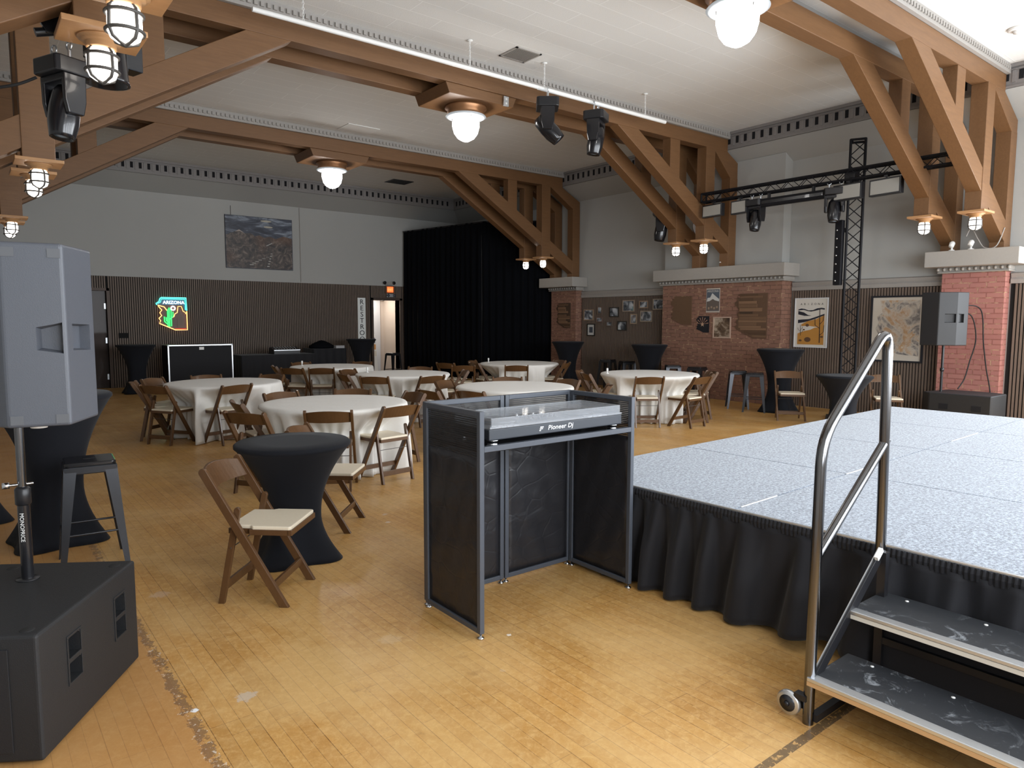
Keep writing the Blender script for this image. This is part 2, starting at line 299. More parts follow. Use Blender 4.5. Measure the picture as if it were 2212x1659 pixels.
# ------------------------------------------------------------------ the room
XL, XR, YF, ZC = -.48, 12.52, 18.6, 5.26
CX = 6.02
def shell():
    struct(MB().box((-1, YN-.3, -.1), (13.2, 19.6, 0)).build('floor', m_floor))
    struct(MB().box((XL-.3, YN-.3, ZC), (XR+.6, YF+.4, ZC+.12)).build('ceiling', m_ceil))
    # right wall: plaster profile with cove, extruded along Y
    cov = [(XR, 2.2), (XR, 4.63), (11.93, 4.93), (11.93, ZC), (XR+.25, ZC), (XR+.25, 0), (XR, 0)]
    b = MB(); b.prism(cov, 2.7, YF, 'y'); b.prism(cov, YN, SWIN[0][0], 'y'); b.prism(cov, SWIN[0][1], SWIN[1][0], 'y')
    for y0, y1 in SWIN: b.box((XR, y0, 0), (XR+.25, y1, WZ0)); b.prism([(XR, WZ1)]+cov[1:5]+[(XR+.25, WZ1)], y0, y1, 'y')
    struct(b.build('wall_right', m_wall))
    for i, (y0, y1) in enumerate(SWIN):
        f = MB()
        for a, c in (((y0, WZ0), (y0+.06, WZ1)), ((y1-.06, WZ0), (y1, WZ1)), ((y0, WZ0), (y1, WZ0+.06)), ((y0, WZ1-.06), (y1, WZ1)), (((y0+y1)/2-.02, WZ0), ((y0+y1)/2+.02, WZ1))): f.box((12.58, a[0], a[1]), (12.63, c[0], c[1]))
        struct(f.build('window_%d' % (7+i), m_white))
    mir = [(XL, 0), (XL, 4.63), (.11, 4.93), (.11, ZC), (XL-.25, ZC), (XL-.25, 0)]
    struct(MB().prism(mir, YN, YF, 'y').build('wall_left', m_wall))
    # far wall with two door openings
    b = MB(); T = .25
    dx = [(1.72, 2.66, 2.27), (9.467, 10.345, 2.19)]
    b.box((XL, YF, 0), (dx[0][0], YF+T, 4.63)); b.box((dx[0][0], YF, dx[0][2]), (dx[0][1], YF+T, 4.63)); b.box((dx[0][1], YF, 0), (dx[1][0], YF+T, 4.63))
    b.box((dx[1][0], YF, dx[1][2]), (dx[1][1], YF+T, 4.63)); b.box((dx[1][1], YF, 0), (XR, YF+T, 4.63))
    b.prism([(YF, 4.63), (17.99, 4.93), (17.99, ZC), (YF+T, ZC), (YF+T, 4.63)], XL, XR, 'x')
    struct(b.build('wall_far', m_wall))
    # near wall with window openings
    b = MB(); e = sorted(WIN); xs = [XL]
    for x, wd in e: xs += [x, x+wd]
    xs.append(XR)
    b.box((XL, YN-.2, 0), (XR, YN, WZ0)); b.box((XL, YN-.2, WZ1), (XR, YN, ZC))
    for i in range(0, len(xs), 2): b.box((xs[i], YN-.2, WZ0), (xs[i+1], YN, WZ1))
    struct(b.build('wall_near', m_wall))
    for i, (x, wd) in enumerate(e):
        f = MB(); z0, z1 = WZ0, WZ1
        for a, c in (((x, YN-.12, z0), (x+.06, YN-.06, z1)), ((x+wd-.06, YN-.12, z0), (x+wd, YN-.06, z1)), ((x, YN-.12, z0), (x+wd, YN-.06, z0+.06)), ((x, YN-.12, z1-.06), (x+wd, YN-.06, z1)), ((x+wd/2-.02, YN-.11, z0), (x+wd/2+.02, YN-.07, z1)), ((x, YN-.11, (z0+z1)/2-.02), (x+wd, YN-.07, (z0+z1)/2+.02))):
            f.box(a, c)
        struct(f.build('window_%d' % (i+1), m_white))
    # cornice bands, slot shade painted as proud black blocks (right, far, left)
    for nm, kind in (('trim_1', 'r'), ('trim_2', 'f'), ('trim_3', 'l')):
        b = MB()
        def bx(u0, u1, d0, d1, z0, z1, mi=0):
            if kind == 'r': b.box((11.93-d1, u0, z0), (11.93-d0, u1, z1), mi)
            elif kind == 'l': b.box((.11+d0, u0, z0), (.11+d1, u1, z1), mi)
            else: b.box((u0, 17.99-d1, z0), (u1, 17.99-d0, z1), mi)
        u0, u1 = (YN, 17.99) if kind != 'f' else (.11, 11.93)
        bx(u0, u1, 0, .02, 4.93, ZC); bx(u0, u1, 0, .05, 5.21, ZC); bx(u0, u1, 0, .035, 4.93, 4.96); bx(u0, u1, 0, .04, 5.17, 5.185)
        n = int((u1-u0)/.1765)
        for i in range(n):
            u = u0+.09+i*.1765; bx(u-.029, u+.029, 0, .026, 5.03, 5.16, 1)
            bx(u+.066, u+.110, 0, .032, 5.0, 5.165)
        struct(b.build(nm, [m_cornice, m_holeshade]))
    # slatted wainscot: one object per wall
    b = MB(); segs = [(2.75, 3.66), (4.56, 7.2), (10.08, 12.97), (13.93, YF-.02)]
    for a, c in segs:
        b.box((XR-.012, a, 0), (XR-.002, c, 2.19), 1); n = int((c-a)/.048)
        for i in range(n): b.box((XR-.034, a+i*.048, .0), (XR-.012, a+i*.048+.030, 2.185))
    struct(b.build('trim_4', [m_slatbrown, m_felt]))
    b = MB()
    for a, c, z0 in ((XL, 1.66, 0), (1.66, 2.70, 2.31), (2.70, 9.40, 0), (9.40, 10.42, 2.25), (10.42, XR-.04, 0)):
        b.box((a, YF-.012, z0), (c, YF-.002, 2.61), 1); n = int((c-a)/.048)
        for i in range(n): b.box((a+i*.048, YF-.034, z0), (a+i*.048+.030, YF-.012, 2.61))
    struct(b.build('trim_5', [m_slatbrown, m_felt]))
    # chair rail on the right wall
    b = MB()
    for a, c in [(2.75, 3.66), (4.56, 7.2), (10.08, 12.97), (13.93, YF-.04)]:
        b.prism([(XR, 2.19), (XR-.05, 2.19), (XR-.055, 2.25), (XR-.03, 2.28), (XR-.045, 2.315), (XR-.05, 2.34), (XR, 2.36)], a, c, 'y')
    struct(b.build('trim_6', m_trim))
    # brick pilasters and chimney breast with ledges
    for i, (x, y0, y1, l0, l1, xl) in enumerate(((12.30, 3.68, 4.54, 3.44, 4.70, 12.0), (12.16, 7.22, 10.06, 7.08, 10.20, 11.98), (12.30, 12.98, 13.92, 12.80, 14.08, 12.0))):
        struct(MB().box((x, y0, 0), (XR, y1, 2.38)).build('wall_pier_%d' % (i+1), m_brick if i == 0 else m_brick2))
        b = MB(); b.box((xl, l0, 2.46), (XR, l1, 2.70)); b.box((x-.05, y0-.06, 2.37), (XR, y1+.06, 2.395)); b.box((x-.03, y0-.05, 2.395), (XR, y1+.05, 2.46))
        n = int((y1-y0+.1)/.085)
        for k in range(n+1):
            yy = y0-.05+(y1-y0+.1)*k/n
            b.lathe([(0, -.028), (.018, -.02), (.026, 0), (.018, .02), (0, .028)], 8, 0, (x-.045, yy, 2.43))
        struct(b.build('trim_%d' % (7+i), m_ledge, bevel=.008))
    struct(MB().prism([(12.26, 2.70), (XR, 2.70), (XR, 4.63), (12.26, 4.755)], 7.3, 10.1, 'y').build('wall_breast', m_wall))
    # dentil trim boards that sit on the truss chords
shell()

# corridor beyond the far door, and the brown door at the far left
def doors():
    b = MB(); b.box((9.40, YF-.05, 0), (9.467, YF+.26, 2.25)); b.box((10.345, YF-.05, 0), (10.42, YF+.26, 2.25)); b.box((9.40, YF-.05, 2.19), (10.42, YF+.26, 2.26))
    d = struct(b.build('door_1', mat('door_casing', (.06, .04, .03), .5)))
    cw = mat('corridor_paint', (.62, .54, .48), .7); b = MB()
    b.box((9.2, YF+.25, 0), (9.46, YF+1.5, 2.6)); b.box((9.46, YF+1.5, 0), (11.0, YF+1.6, 2.6)); b.box((10.6, YF+.25, 0), (10.7, YF+1.5, 2.6)); b.box((9.2, YF+.25, 2.45), (10.7, YF+1.6, 2.55))
    struct(b.build('wall_corridor', cw))
    b = MB(); b.box((9.30, YF+.25, -.09), (10.7, YF+1.5, .003)); struct(b.build('floor_corridor', mat('corridor_tile', (.3, .27, .24), .4)))
    l = bpy.data.lights.new('corridor_lamp', 'AREA'); l.size = .5; l.energy = 12; l.color = (1, .93, .82); o = bpy.data.objects.new('corridor_lamp', l); C.objects.link(o); o.location = (9.95, YF+.9, 2.42)
    # white inner door frame
    b = MB(); b.box((10.02, YF+1.42, 0), (10.09, YF+1.5, 2.3)); b.box((10.02, YF+1.42, 2.22), (10.6, YF+1.5, 2.3)); b.box((10.09, YF+1.44, 0), (10.45, YF+1.49, 2.22), 1)
    struct(b.build('door_2', [m_white, mat('inner_door', (.60, .62, .66), .4)]))
    # brochure display in the corridor
    t = thing('brochure_rack', 'small rack of leaflets seen through the lit restroom doorway', 'rack', (9.86, YF+.95, 0))
    MB().prism([(-.16, 0), (.10, 0), (.10, 1.18), (.02, 1.18)], -.16, .16, 'x', 0).build('stand', m_white, t)
    b = MB()
    for r in range(3):
        for k in range(3): b.box((-.14+k*.1, -.11+r*.04-.0, .5+r*.2), (-.06+k*.1, -.10+r*.04, .66+r*.2), (r+k) % 3)
    b.build('leaflets', [mat('leaflet_a', (.7, .35, .12), .5), mat('leaflet_b', (.2, .22, .3), .5), mat('leaflet_c', (.75, .7, .6), .5)], t)
    b = MB(); b.box((1.66, YF-.04, 0), (1.72, YF+.26, 2.33)); b.box((2.66, YF-.04, 0), (2.72, YF+.26, 2.33)); b.box((1.66, YF-.04, 2.27), (2.72, YF+.26, 2.33))
    d = struct(b.build('door_3', mat('dark_casing', (.07, .04, .025), .5)))
    MB().box((1.72, YF+.08, 0), (2.66, YF+.13, 2.27)).build('door_leaf', wood('door_stain', (.035, .016, .009), (.02, .01, .006), .6, (8, 8, 1)), d, .004)
    b = MB(); b.box((2.615, YF+.06, 1.85), (2.65, YF+.085, 1.98)); b.box((2.615, YF+.06, 1.05), (2.65, YF+.085, 1.18)); b.box((2.615, YF+.06, .2), (2.65, YF+.085, .33)); b.build('door_hinge', m_alu, d)
doors()

# ------------------------------------------------------------------ roof trusses
def frame(root, y0, RE=12.505):
    y1 = y0+.20; MX = lambda P: [(2*CX-x, z) for x, z in P]
    MB().box((2*CX-11.9, y0, 4.89), (11.9, y1, 5.125)).build('top_chord', m_truss, root, .006)
    for mir in (0, 1):
        g = MX if mir else (lambda P: P)
        E_ = RE if not mir else 12.505; bz = lambda x: 4.892-(x-9.33)*.606
        MB().prism(g([(8.80, 4.892), (9.33, 4.892), (E_-.235, bz(E_-.235)), (E_-.235, bz(E_-.235)-.315)]), y0+.004, y1-.004).build('brace', m_truss, root, .006)
        MB().prism(g([(11.46, 4.895), (11.9, 4.895), (E_-.005, 4.895-.49*(E_-11.9)), (E_-.005, 4.40), (E_-.235, 4.40)]), y0+.002, y1-.002).build('upper_strut', m_truss, root, .006)
        MB().prism(g([(E_-.245, 2.70), (E_, 2.70), (E_, 4.42), (E_-.245, 4.42)]), y0, y1).build('wall_post', m_truss, root, .006)
        MB().prism(g([(10.19, 4.892), (10.46, 4.892), (10.46, 4.19), (10.19, 4.35)]), y0+.01, y1-.01).build('short_post', m_truss, root, .006)
        MB().prism(g([(11.225, 4.892), (11.50, 4.892), (11.50, 3.17), (11.225, 3.17)]), y0-.006, y1+.006).build('long_post', m_truss, root, .006)
YT = [3.71, 8.32, 13.08]; GAP = .67
TN = ['nearest wooden roof truss, over the stage and the brick pier', 'middle wooden roof truss, behind the white lighting pipe', 'farthest wooden roof truss, beside the black curtain']
for y, n in zip(YT, TN):
    t = thing('roof_truss', n, 'roof truss', (0, 0, 0), group='paired timber roof trusses')
    RE = 12.255 if y == 8.32 else 12.505; frame(t, y, RE); frame(t, y+GAP, RE)
    b = MB()                                                                          # small dentil moulding above each chord
    for yy in (y-.05, y+GAP+.2):
        b.box((.12, yy+.0, 5.125), (11.92, yy+.05, 5.26))
        for i in range(int(11.7/.075)): b.box((.16+i*.075, yy-.022 if yy < y else yy+.05, 5.165), (.16+i*.075+.04, yy if yy < y else yy+.072, 5.215))
    b.build('dentil_moulding', m_trim, t)

def make_dome():
    t = thing('ceiling_light', '', 'ceiling light', (0, 0, 0), group='opal dome lights under the trusses')
    MB().prism([(-.62, .0), (-.56, -.14), (.56, -.14), (.62, .0)], -.42, .42, 'y').build('mounting_board', m_truss, t, .008)
    MB().lathe([(.30, -.14), (.31, -.17), (.27, -.20), (.275, -.24), (.25, -.26)], 32).build('collar', m_copper, t)
    MB().lathe([(.10, -.265), (.285, -.27), (.30, -.285), (.27, -.30), (.18, -.305)], 36).build('reflector', m_disc, t)
    MB().lathe([(.175, -.30), (.195, -.36), (.195, -.42), (.17, -.52), (.12, -.59), (.05, -.63), (0, -.64)], 40, fn=lambda r, z, a: r*(1+.025*math.cos(20*a))).build('globe', m_opal, t)
    b = MB()
    for k in range(3):
        a = k*2*PI/3+.3; b.tube([(.21*math.cos(a), .21*math.sin(a), -.27), (.20*math.cos(a), .20*math.sin(a), -.34)], .006, 6)
    b.build('clip', m_iron, t)
    return t
dm = None
for y, lb in zip(YT, ('opal dome ceiling light at the top right edge, nearest of the three', 'opal dome ceiling light under the middle truss, left of the moving heads', 'opal dome ceiling light under the far truss, smallest of the three')):
    loc = (CX, y+.435, 4.89)
    if dm is None: dm = make_dome(); dm.location = loc; dm['label'] = lb
    else: dup(dm, loc, 0, lb)

def make_lantern():
    t = thing('lantern', '', 'lantern', (0, 0, 0), group='caged lanterns hung from the truss posts')
    MB().box((-.20, -.17, -.032), (.20, .17, 0)).build('base_plate', m_trusspale, t, .004)
    MB().lathe([(.115, -.032), (.115, -.042), (.095, -.046), (.095, -.056), (.075, -.06), (.075, -.085), (.06, -.09)], 24).build('collar', m_trusspale, t)
    MB().lathe([(.05, -.085), (.068, -.098), (.075, -.125), (.075, -.205), (.064, -.235), (.035, -.255), (0, -.26)], 20).build('glass_shade', m_lant, t)
    b = MB()
    for z, r in ((-.125, .080), (-.205, .081)): b.tube([(r*math.cos(a*PI/12), r*math.sin(a*PI/12), z) for a in range(24)], .0085, 8, closed=True)
    for k in range(4):
        a = k*PI/2+.5; c, s_ = math.cos(a), math.sin(a)
        b.tube([(.05*c, .05*s_, -.085), (.077*c, .077*s_, -.11), (.082*c, .082*s_, -.205), (.066*c, .066*s_, -.240), (.0, .0, -.268)], .0085, 8)
    b.build('cage', m_iron, t)
    return t
ln = None
for i, y in enumerate(YT):
    for j, side in enumerate(('left', 'right')):
        for k in (0, 1):
            x = 2*CX-11.3625 if j == 0 else 11.3625
            lb = 'caged lantern on the %s end of the %s truss, on its %s frame' % (side, ('nearest', 'middle', 'farthest')[i], ('near', 'far')[k])
            loc = (x, y+k*GAP+.10, 3.17)
            if ln is None: ln = make_lantern(); ln.location = loc; ln['label'] = lb
            else: dup(ln, loc, 0, lb)

# ------------------------------------------------------------------ folding chairs
def make_chair():
    t = thing('folding_chair', '', 'chair', (0, 0, 0))
    def prof(x0, x1, p, q, wd):                                    # flat wooden member with rounded head, in the YZ plane
        p, q = Vector((0, *p)), Vector((0, *q)); d = (q-p).normalized(); nrm = Vector((0, -d.z, d.y)); pts = []
        for a in range(0, 7): an = PI*a/6; pts.append(p+nrm*math.cos(an)*wd/2-d*math.sin(an)*wd/2)
        z = q.z; k = wd/2
        pts.append(q-nrm*k-d*((q-nrm*k).z-z)/d.z); pts.append(q+nrm*k-d*((q+nrm*k).z-z)/d.z)
        return MB().prism([(v.y, v.z) for v in pts], x0, x1, 'x')
    for s_ in (-1, 1):
        a, b = sorted((s_*.198, s_*.224)); prof(a, b, (-.262, .765), (.185, 0), .046).build('leg', m_chair, t, .003)
        a, b = sorted((s_*.172, s_*.194)); prof(a, b, (-.085, .545), (-.195, 0), .036).build('leg', m_chair, t, .003)
    b = MB(); N = 12; vs_ = []; fs = []
    for i in range(N+1):
        u = i/N*2-1; x = u*.198; bow = -.048*(1-u*u); top = .018*(1-u*u)
        for (yy, zz) in ((0, .665), (-.016, .665), (-.016, .765+top), (0, .765+top)):
            y = -.262+(.765-zz)*.585+bow+yy+.008; vs_.append((x, y, zz))
    for i in range(N):
        for k in range(4): fs.append((i*4+k, i*4+(k+1) % 4, i*4+4+(k+1) % 4, i*4+4+k))
    fs += [(0, 1, 2, 3), tuple(N*4+k for k in (3, 2, 1, 0))]; b.add(vs_, fs, 0, False); b.build('backrest', m_chair, t, .003)
    b = MB(); b.box((-.168, -.15, .405), (.168, -.12, .437)); b.box((-.19, .20, .405), (.19, .228, .437)); b.box((-.19, -.02, .405), (-.165, .21, .437)); b.box((.165, -.02, .405), (.19, .21, .437)); b.box((-.168, -.13, .405), (-.145, .0, .437)); b.box((.145, -.13, .405), (.168, .0, .437)); b.build('seat_frame', m_chair, t, .003)
    MB().prism([(-.163, -.145), (.163, -.145), (.168, -.02), (.186, .0), (.188, .21), (.178, .222), (-.178, .222), (-.188, .21), (-.186, .0), (-.168, -.02)], .435, .457, 'z').build('seat_cushion', m_ivory, t, .006)
    MB().box((-.198, .115, .10), (.198, .133, .145)).build('front_rail', m_chair, t, .003)
    MB().box((-.172, -.185, .075), (.172, -.168, .125)).build('rear_rail', m_chair, t, .003)
    MB().tube([(-.2, -.125, .33), (.2, -.125, .33)], .0035, 6).build('pivot_rod', m_iron, t)
    return t
ch0 = None
def chair(x, y, deg, label, group):           # x, y: middle between the rear feet; deg: heading of the sitter, 0 = +X
    global ch0
    a = math.radians(deg); loc = (x+.195*math.cos(a), y+.195*math.sin(a), 0); rz = a-PI/2
    if ch0 is None: ch0 = make_chair(); ch0.location = loc; ch0.rotation_euler = (0, 0, rz); ch0['label'] = label; ch0['group'] = group
    else: dup(ch0, loc, rz, label, group)
T = dict(T1=(2.82, 10.05), T2=(3.05, 6.9), T3=(5.41, 12.32), T4=(5.61, 9.99), T5=(5.71, 7.18), T6=(8.86, 11.0), T7=(8.75, 7.48))
def face(x, y, t, d=0): return math.degrees(math.atan2(T[t][1]-y, T[t][0]-x))+d
G = 'wooden folding chairs around the white tables'
tn = dict(T1='white table below the neon sign', T2='nearest white table', T3='rear left white table', T4='white table before the doorway', T5='white table behind the booth', T6='white table by the black curtain', T7='white table before the brick')
chair(1.204, 4.185, -42, 'wooden folding chair nearest the camera, beside the low black cocktail table', 'wooden folding chairs by the cocktail tables')
chair(2.07, 5.235, -41, 'wooden folding chair half hidden behind the low black cocktail table', 'wooden folding chairs by the cocktail tables')
REG = {k: [] for k in ('T1', 'T2', 'T3', 'T4', 'T5', 'T6', 'T7')}
def c_(x, y, t, lb, d=0): REG[t].append((x, y)); chair(x, y, face(x, y, t, d), 'folding chair '+lb+' '+tn[t], G)
c_(2.64, 6.10, 'T2', 'back to us, front left of', -3); c_(3.35, 6.09, 'T2', 'angled, ivory seat showing, front right of', -12)
c_(2.02, 6.45, 'T2', 'turned sideways, first on the left of', 10); c_(2.22, 7.25, 'T2', 'second on the left, behind the first, of', 20)
c_(2.86, 7.86, 'T2', 'facing the camera across the far left side of'); c_(3.64, 7.72, 'T2', 'facing the camera across the far right side of'); c_(4.02, 7.0, 'T2', 'pulled up to the right side of', -6)
c_(2.72, 9.26, 'T1', 'back to us in front of', 25); REG['T1'].append((1.915, 9.77)); chair(1.915, 9.77, 33, 'folding chair standing sideways, near left of '+tn['T1'], G)
c_(1.83, 10.4, 'T1', 'with pale edge, farthest left of', 5); c_(2.12, 10.85, 'T1', 'in shadow behind the left rim of'); c_(2.84, 10.98, 'T1', 'mostly hidden behind the far rim of'); c_(3.62, 10.55, 'T1', 'behind the right rim of')
c_(4.90, 11.60, 'T3', 'back to us in front of', 8); c_(4.50, 11.85, 'T3', 'in front of the left rim of', 10); c_(4.46, 12.5, 'T3', 'behind the left rim of'); c_(5.2, 13.22, 'T3', 'showing only its top rail behind'); c_(6.2, 12.75, 'T3', 'behind the right rim of')
c_(4.79, 9.36, 'T4', 'back to us, front left of', 8); c_(4.66, 10.05, 'T4', 'seen edge-on left of', 0); c_(5.1, 10.85, 'T4', 'behind the left rim of'); c_(6.35, 10.72, 'T4', 'behind the right rim of'); c_(5.52, 9.0, 'T4', 'back to us, front right of', 8); c_(6.5, 9.6, 'T4', 'on the right side of')
c_(4.76, 6.78, 'T5', 'back to us in front of', -8); c_(4.42, 7.15, 'T5', 'facing right, farthest left of', 0); c_(5.25, 8.1, 'T5', 'behind the left rim of'); c_(6.23, 8.0, 'T5', 'facing the camera behind'); c_(6.68, 7.25, 'T5', 'showing one post at the right rim of'); c_(6.52, 6.35, 'T5', 'in pale wood, near right of')
c_(8.10, 10.14, 'T6', 'back to us in front of', 5); c_(7.92, 11.15, 'T6', 'on the left side of'); c_(8.3, 11.75, 'T6', 'behind the left rim of'); c_(9.35, 10.2, 'T6', 'on the near right of'); c_(9.8, 10.9, 'T6', 'on the far right of')
chair(7.28, 10.7, 60, 'folding chair pulled out left of '+tn['T6'], G); chair(7.45, 11.5, 20, 'folding chair farthest back, left of '+tn['T6'], G)
c_(8.06, 6.90, 'T7', 'back to us, front left of', 15); c_(8.69, 6.46, 'T7', 'angled, with ivory seat showing, in front of', 7); c_(9.35, 6.78, 'T7', 'first on the right side of'); c_(9.68, 7.02, 'T7', 'second and outermost on the right side of', -5)
c_(7.82, 7.92, 'T7', 'on the left side of'); c_(8.1, 8.35, 'T7', 'behind the left rim of')
chair(10.75, 6.20, -140, 'wooden folding chair facing the camera between the bar tables by the slat wall', 'wooden folding chairs by the cocktail tables')
chair(11.25, 4.88, -146, 'wooden folding chair facing the camera, seen through the handrail', 'wooden folding chairs by the cocktail tables')

# ------------------------------------------------------------------ banquet tables
def make_table(seed, z=.752, r=.765, key='T1'):
    rnd = random.Random(seed); ph = [rnd.uniform(0, 6.28) for _ in range(5)]; n1, n2, n3 = rnd.choice((19, 21, 22)), rnd.choice((33, 37)), rnd.choice((5, 6, 7))
    prof = [(0, z), (r*.5, z), (r*.93, z), (r*.985, z-.004), (r, z-.016), (r+.004, z-.035)]
    K = 18
    for i in range(1, K+1):
        t = i/K; prof.append((r+.004+t*.03, (z-.035)*(1-t)+.008))
    def fn(rr, zz, a):
        if zz > z-.036: return rr
        t = 1-(zz/(z-.035)); amp = min(1, t*1.6)**.8
        lim = 9
        for cx2, cy2 in REG[key]:
            dx_, dy_ = cx2-T[key][0], cy2-T[key][1]; da = abs((a-math.atan2(dy_, dx_)+PI) % (2*PI)-PI); L0 = max(.46, math.hypot(dx_, dy_)-.44)
            if da < 1.2: inner = math.atan2(.21, L0); k_ = min(1, max(0, (da-inner)/.28)); k_ = k_*k_*(3-2*k_); lim = min(lim, L0/math.cos(min(da, inner))*(1-k_)+1.0*k_)
        rr = rr+(min(rr, lim)-rr)*min(1, t*3.2)
        f = math.sin(n1*a+ph[0]+.6*math.sin(3*a+ph[1])); f = abs(f)**.7*(1 if f > 0 else -1)
        return rr+amp*(.055*f*(.55+.45*math.sin(n3*a+ph[2]))+.016*math.sin(n2*a+ph[3]+t)+.018*math.sin(n3*a+ph[4]))
    return MB().lathe(prof, 260, 0, fn=fn)
GT = 'round banquet tables under white cloths'
tops = dict(T1='round table in a floor-length white cloth, farthest left, below the neon sign', T2='round table in a floor-length white cloth, nearest, behind the low black cocktail table', T3='round table in a floor-length white cloth, rear left, in front of the restroom sign', T4='round table in a floor-length white cloth, centre, in front of the lit doorway', T5='round table in a floor-length white cloth, directly behind the DJ booth', T6='round table in a floor-length white cloth, rear, in front of the black curtain', T7='round table in a floor-length white cloth, right, in front of the brick chimney breast')
for i, (k, (x, y)) in enumerate(T.items()):
    r = {'T5': .78, 'T6': .80, 'T7': .79}.get(k, .76)
    t = thing('round_table', tops[k], 'table', (x, y, 0), 0, GT)
    make_table(i+3, .752 if k != 'T7' else .765, r, k).build('tablecloth', m_cloth, t)
# small white table markers
mk = None
for x, y, k in ((5.0, 12.75, 'T3'), (5.2, 10.45, 'T4'), (8.45, 11.5, 'T6'), (8.1, 7.8, 'T7')):
    t = thing('table_marker', 'small white marker card standing on '+tn[k], 'table card', (x, y, .753 if k != 'T7' else .766), group='white markers on the banquet tables')
    if mk is None: mk = MB().lathe([(.025, 0), (.025, .008), (.008, .012), (.008, .03), (.016, .04), (.016, .085), (0, .09)], 12).build('marker_body', m_white, t)
    else: c = mk.copy(); C.objects.link(c); c.parent = t

# ------------------------------------------------------------------ spandex cocktail tables
def spandex(h, r, sq, seed=0):
    prof = [(0, h), (r*.6, h), (r*.96, h), (r, h-.012), (r, h-.03), (r*.97, h-.04)]
    K = 22; w = r*.46
    for i in range(1, K+1):
        t = i/K; z = (h-.04)*(1-t)+.004*t; u = (h-.04-z)/(h-.04)
        rr = w+(r*.97-w)*max(0, 1-u/.62)**2.0+max(0, (u-.62)/.38)**1.8*(sq-w); prof.append((rr, z))
    def fn(rr, z, a):
        t = max(0, min(1, (h-.06-z)/(h*.9))); q = abs(math.cos(2*(a-PI/4)))                 # square base: four pulled corners
        k = t**1.5; return rr*(1+k*(.30*q**2.5-.14))
    return MB().lathe(prof, 96, 0, fn=fn)
GC = 'cocktail tables in black stretch covers'
for (x, y, h, r, sq, rz, lb) in ((1.72, 4.58, .80, .38, .30, -.15, 'low cocktail table in a black stretch cover, beside the nearest folding chair'),
                             (.47, 5.98, 1.08, .39, .32, .1, 'tall cocktail table in a black stretch cover, behind the left speaker and metal stool'),
                             (11.55, 12.45, 1.10, .39, .31, .2, 'tall cocktail table in a black stretch cover, in front of the far brick pier'),
                             (11.62, 9.95, 1.10, .385, .31, .3, 'tall cocktail table in a black stretch cover, left of the chimney breast pictures'),
                             (11.35, 6.72, 1.12, .40, .32, .1, 'tall cocktail table in a black stretch cover, below the desert poster'),
                             (10.45, 5.12, .80, .40, .30, .2, 'low cocktail table in a black stretch cover, in front of the lighting tower'),
                             (2.95, 17.0, 1.06, .39, .32, 0., 'tall cocktail table in a black stretch cover, left of the flight case'),
                             (8.4, 17.2, 1.10, .39, .31, .4, 'tall cocktail table in a black stretch cover, below the restroom sign'),
                             (-.08, 6.9, 1.08, .36, .3, .4, 'tall cocktail table in a black stretch cover, at the left picture edge behind the speaker')):
    tag(spandex(h, r, sq).build('cocktail_table', m_span, loc=(x, y, 0)), lb, 'table', GC).rotation_euler = (0, 0, rz)

# ------------------------------------------------------------------ metal stools
def make_stool(h=.70):
    t = thing('metal_stool', '', 'stool', (0, 0, 0), group='black metal bar stools')
    b = MB(); s_ = .145; b.prism([(-s_, -s_+.02), (-s_+.02, -s_), (s_-.02, -s_), (s_, -s_+.02), (s_, s_-.02), (s_-.02, s_), (-s_+.02, s_), (-s_, s_-.02)], h-.028, h, 'z'); b.build('seat', m_blackgloss, t, .008)
    MB().box((-.035, -.012, h), (.035, .012, h+.0015)).build('seat_slot', m_holeshade, t)  # thin dark slab colours in the shaded slot
    ft = .185
    b = MB(); b.prism([(-.15, -.15), (.15, -.15), (.15, .15), (-.15, .15)], h-.075, h-.026, 'z'); b.build('apron', m_gunmetal, t, .006)
    for sx in (-1, 1):
        for sy in (-1, 1):
            b = MB(); tp = Vector((sx*.128, sy*.128, h-.03)); bt = Vector((sx*ft, sy*ft, 0))
            b.add([(tp.x+sx*.02, tp.y+sy*.02, tp.z), (tp.x-sx*.052, tp.y+sy*.02, tp.z), (tp.x-sx*.052, tp.y+sy*.014, tp.z), (tp.x, tp.y, tp.z), (tp.x+sx*.014, tp.y-sy*.052, tp.z), (tp.x+sx*.02, tp.y-sy*.052, tp.z),
                   (bt.x+sx*.012, bt.y+sy*.012, 0), (bt.x-sx*.018, bt.y+sy*.012, 0), (bt.x-sx*.018, bt.y+sy*.006, 0), (bt.x, bt.y, 0), (bt.x+sx*.006, bt.y-sy*.018, 0), (bt.x+sx*.012, bt.y-sy*.018, 0)],
                  [(0, 1, 2, 3, 4, 5), (11, 10, 9, 8, 7, 6)]+[(i, (i+1) % 6, (i+1) % 6+6, i+6) for i in range(6)])
            b.build('leg', m_gunmetal, t)
    z = .24; k = .172
    for a, c in (((-k, -k), (k, -k)), ((k, -k), (k, k)), ((k, k), (-k, k)), ((-k, k), (-k, -k))):
        MB().tube([(*a, z), (*c, z)], .007, 8).build('foot_rail', m_gunmetal, t)
    return t
st = make_stool(); st.location = (.61, 5.29, 0); st.rotation_euler = (0, 0, -.07); st['label'] = 'black metal stool behind the left subwoofer'
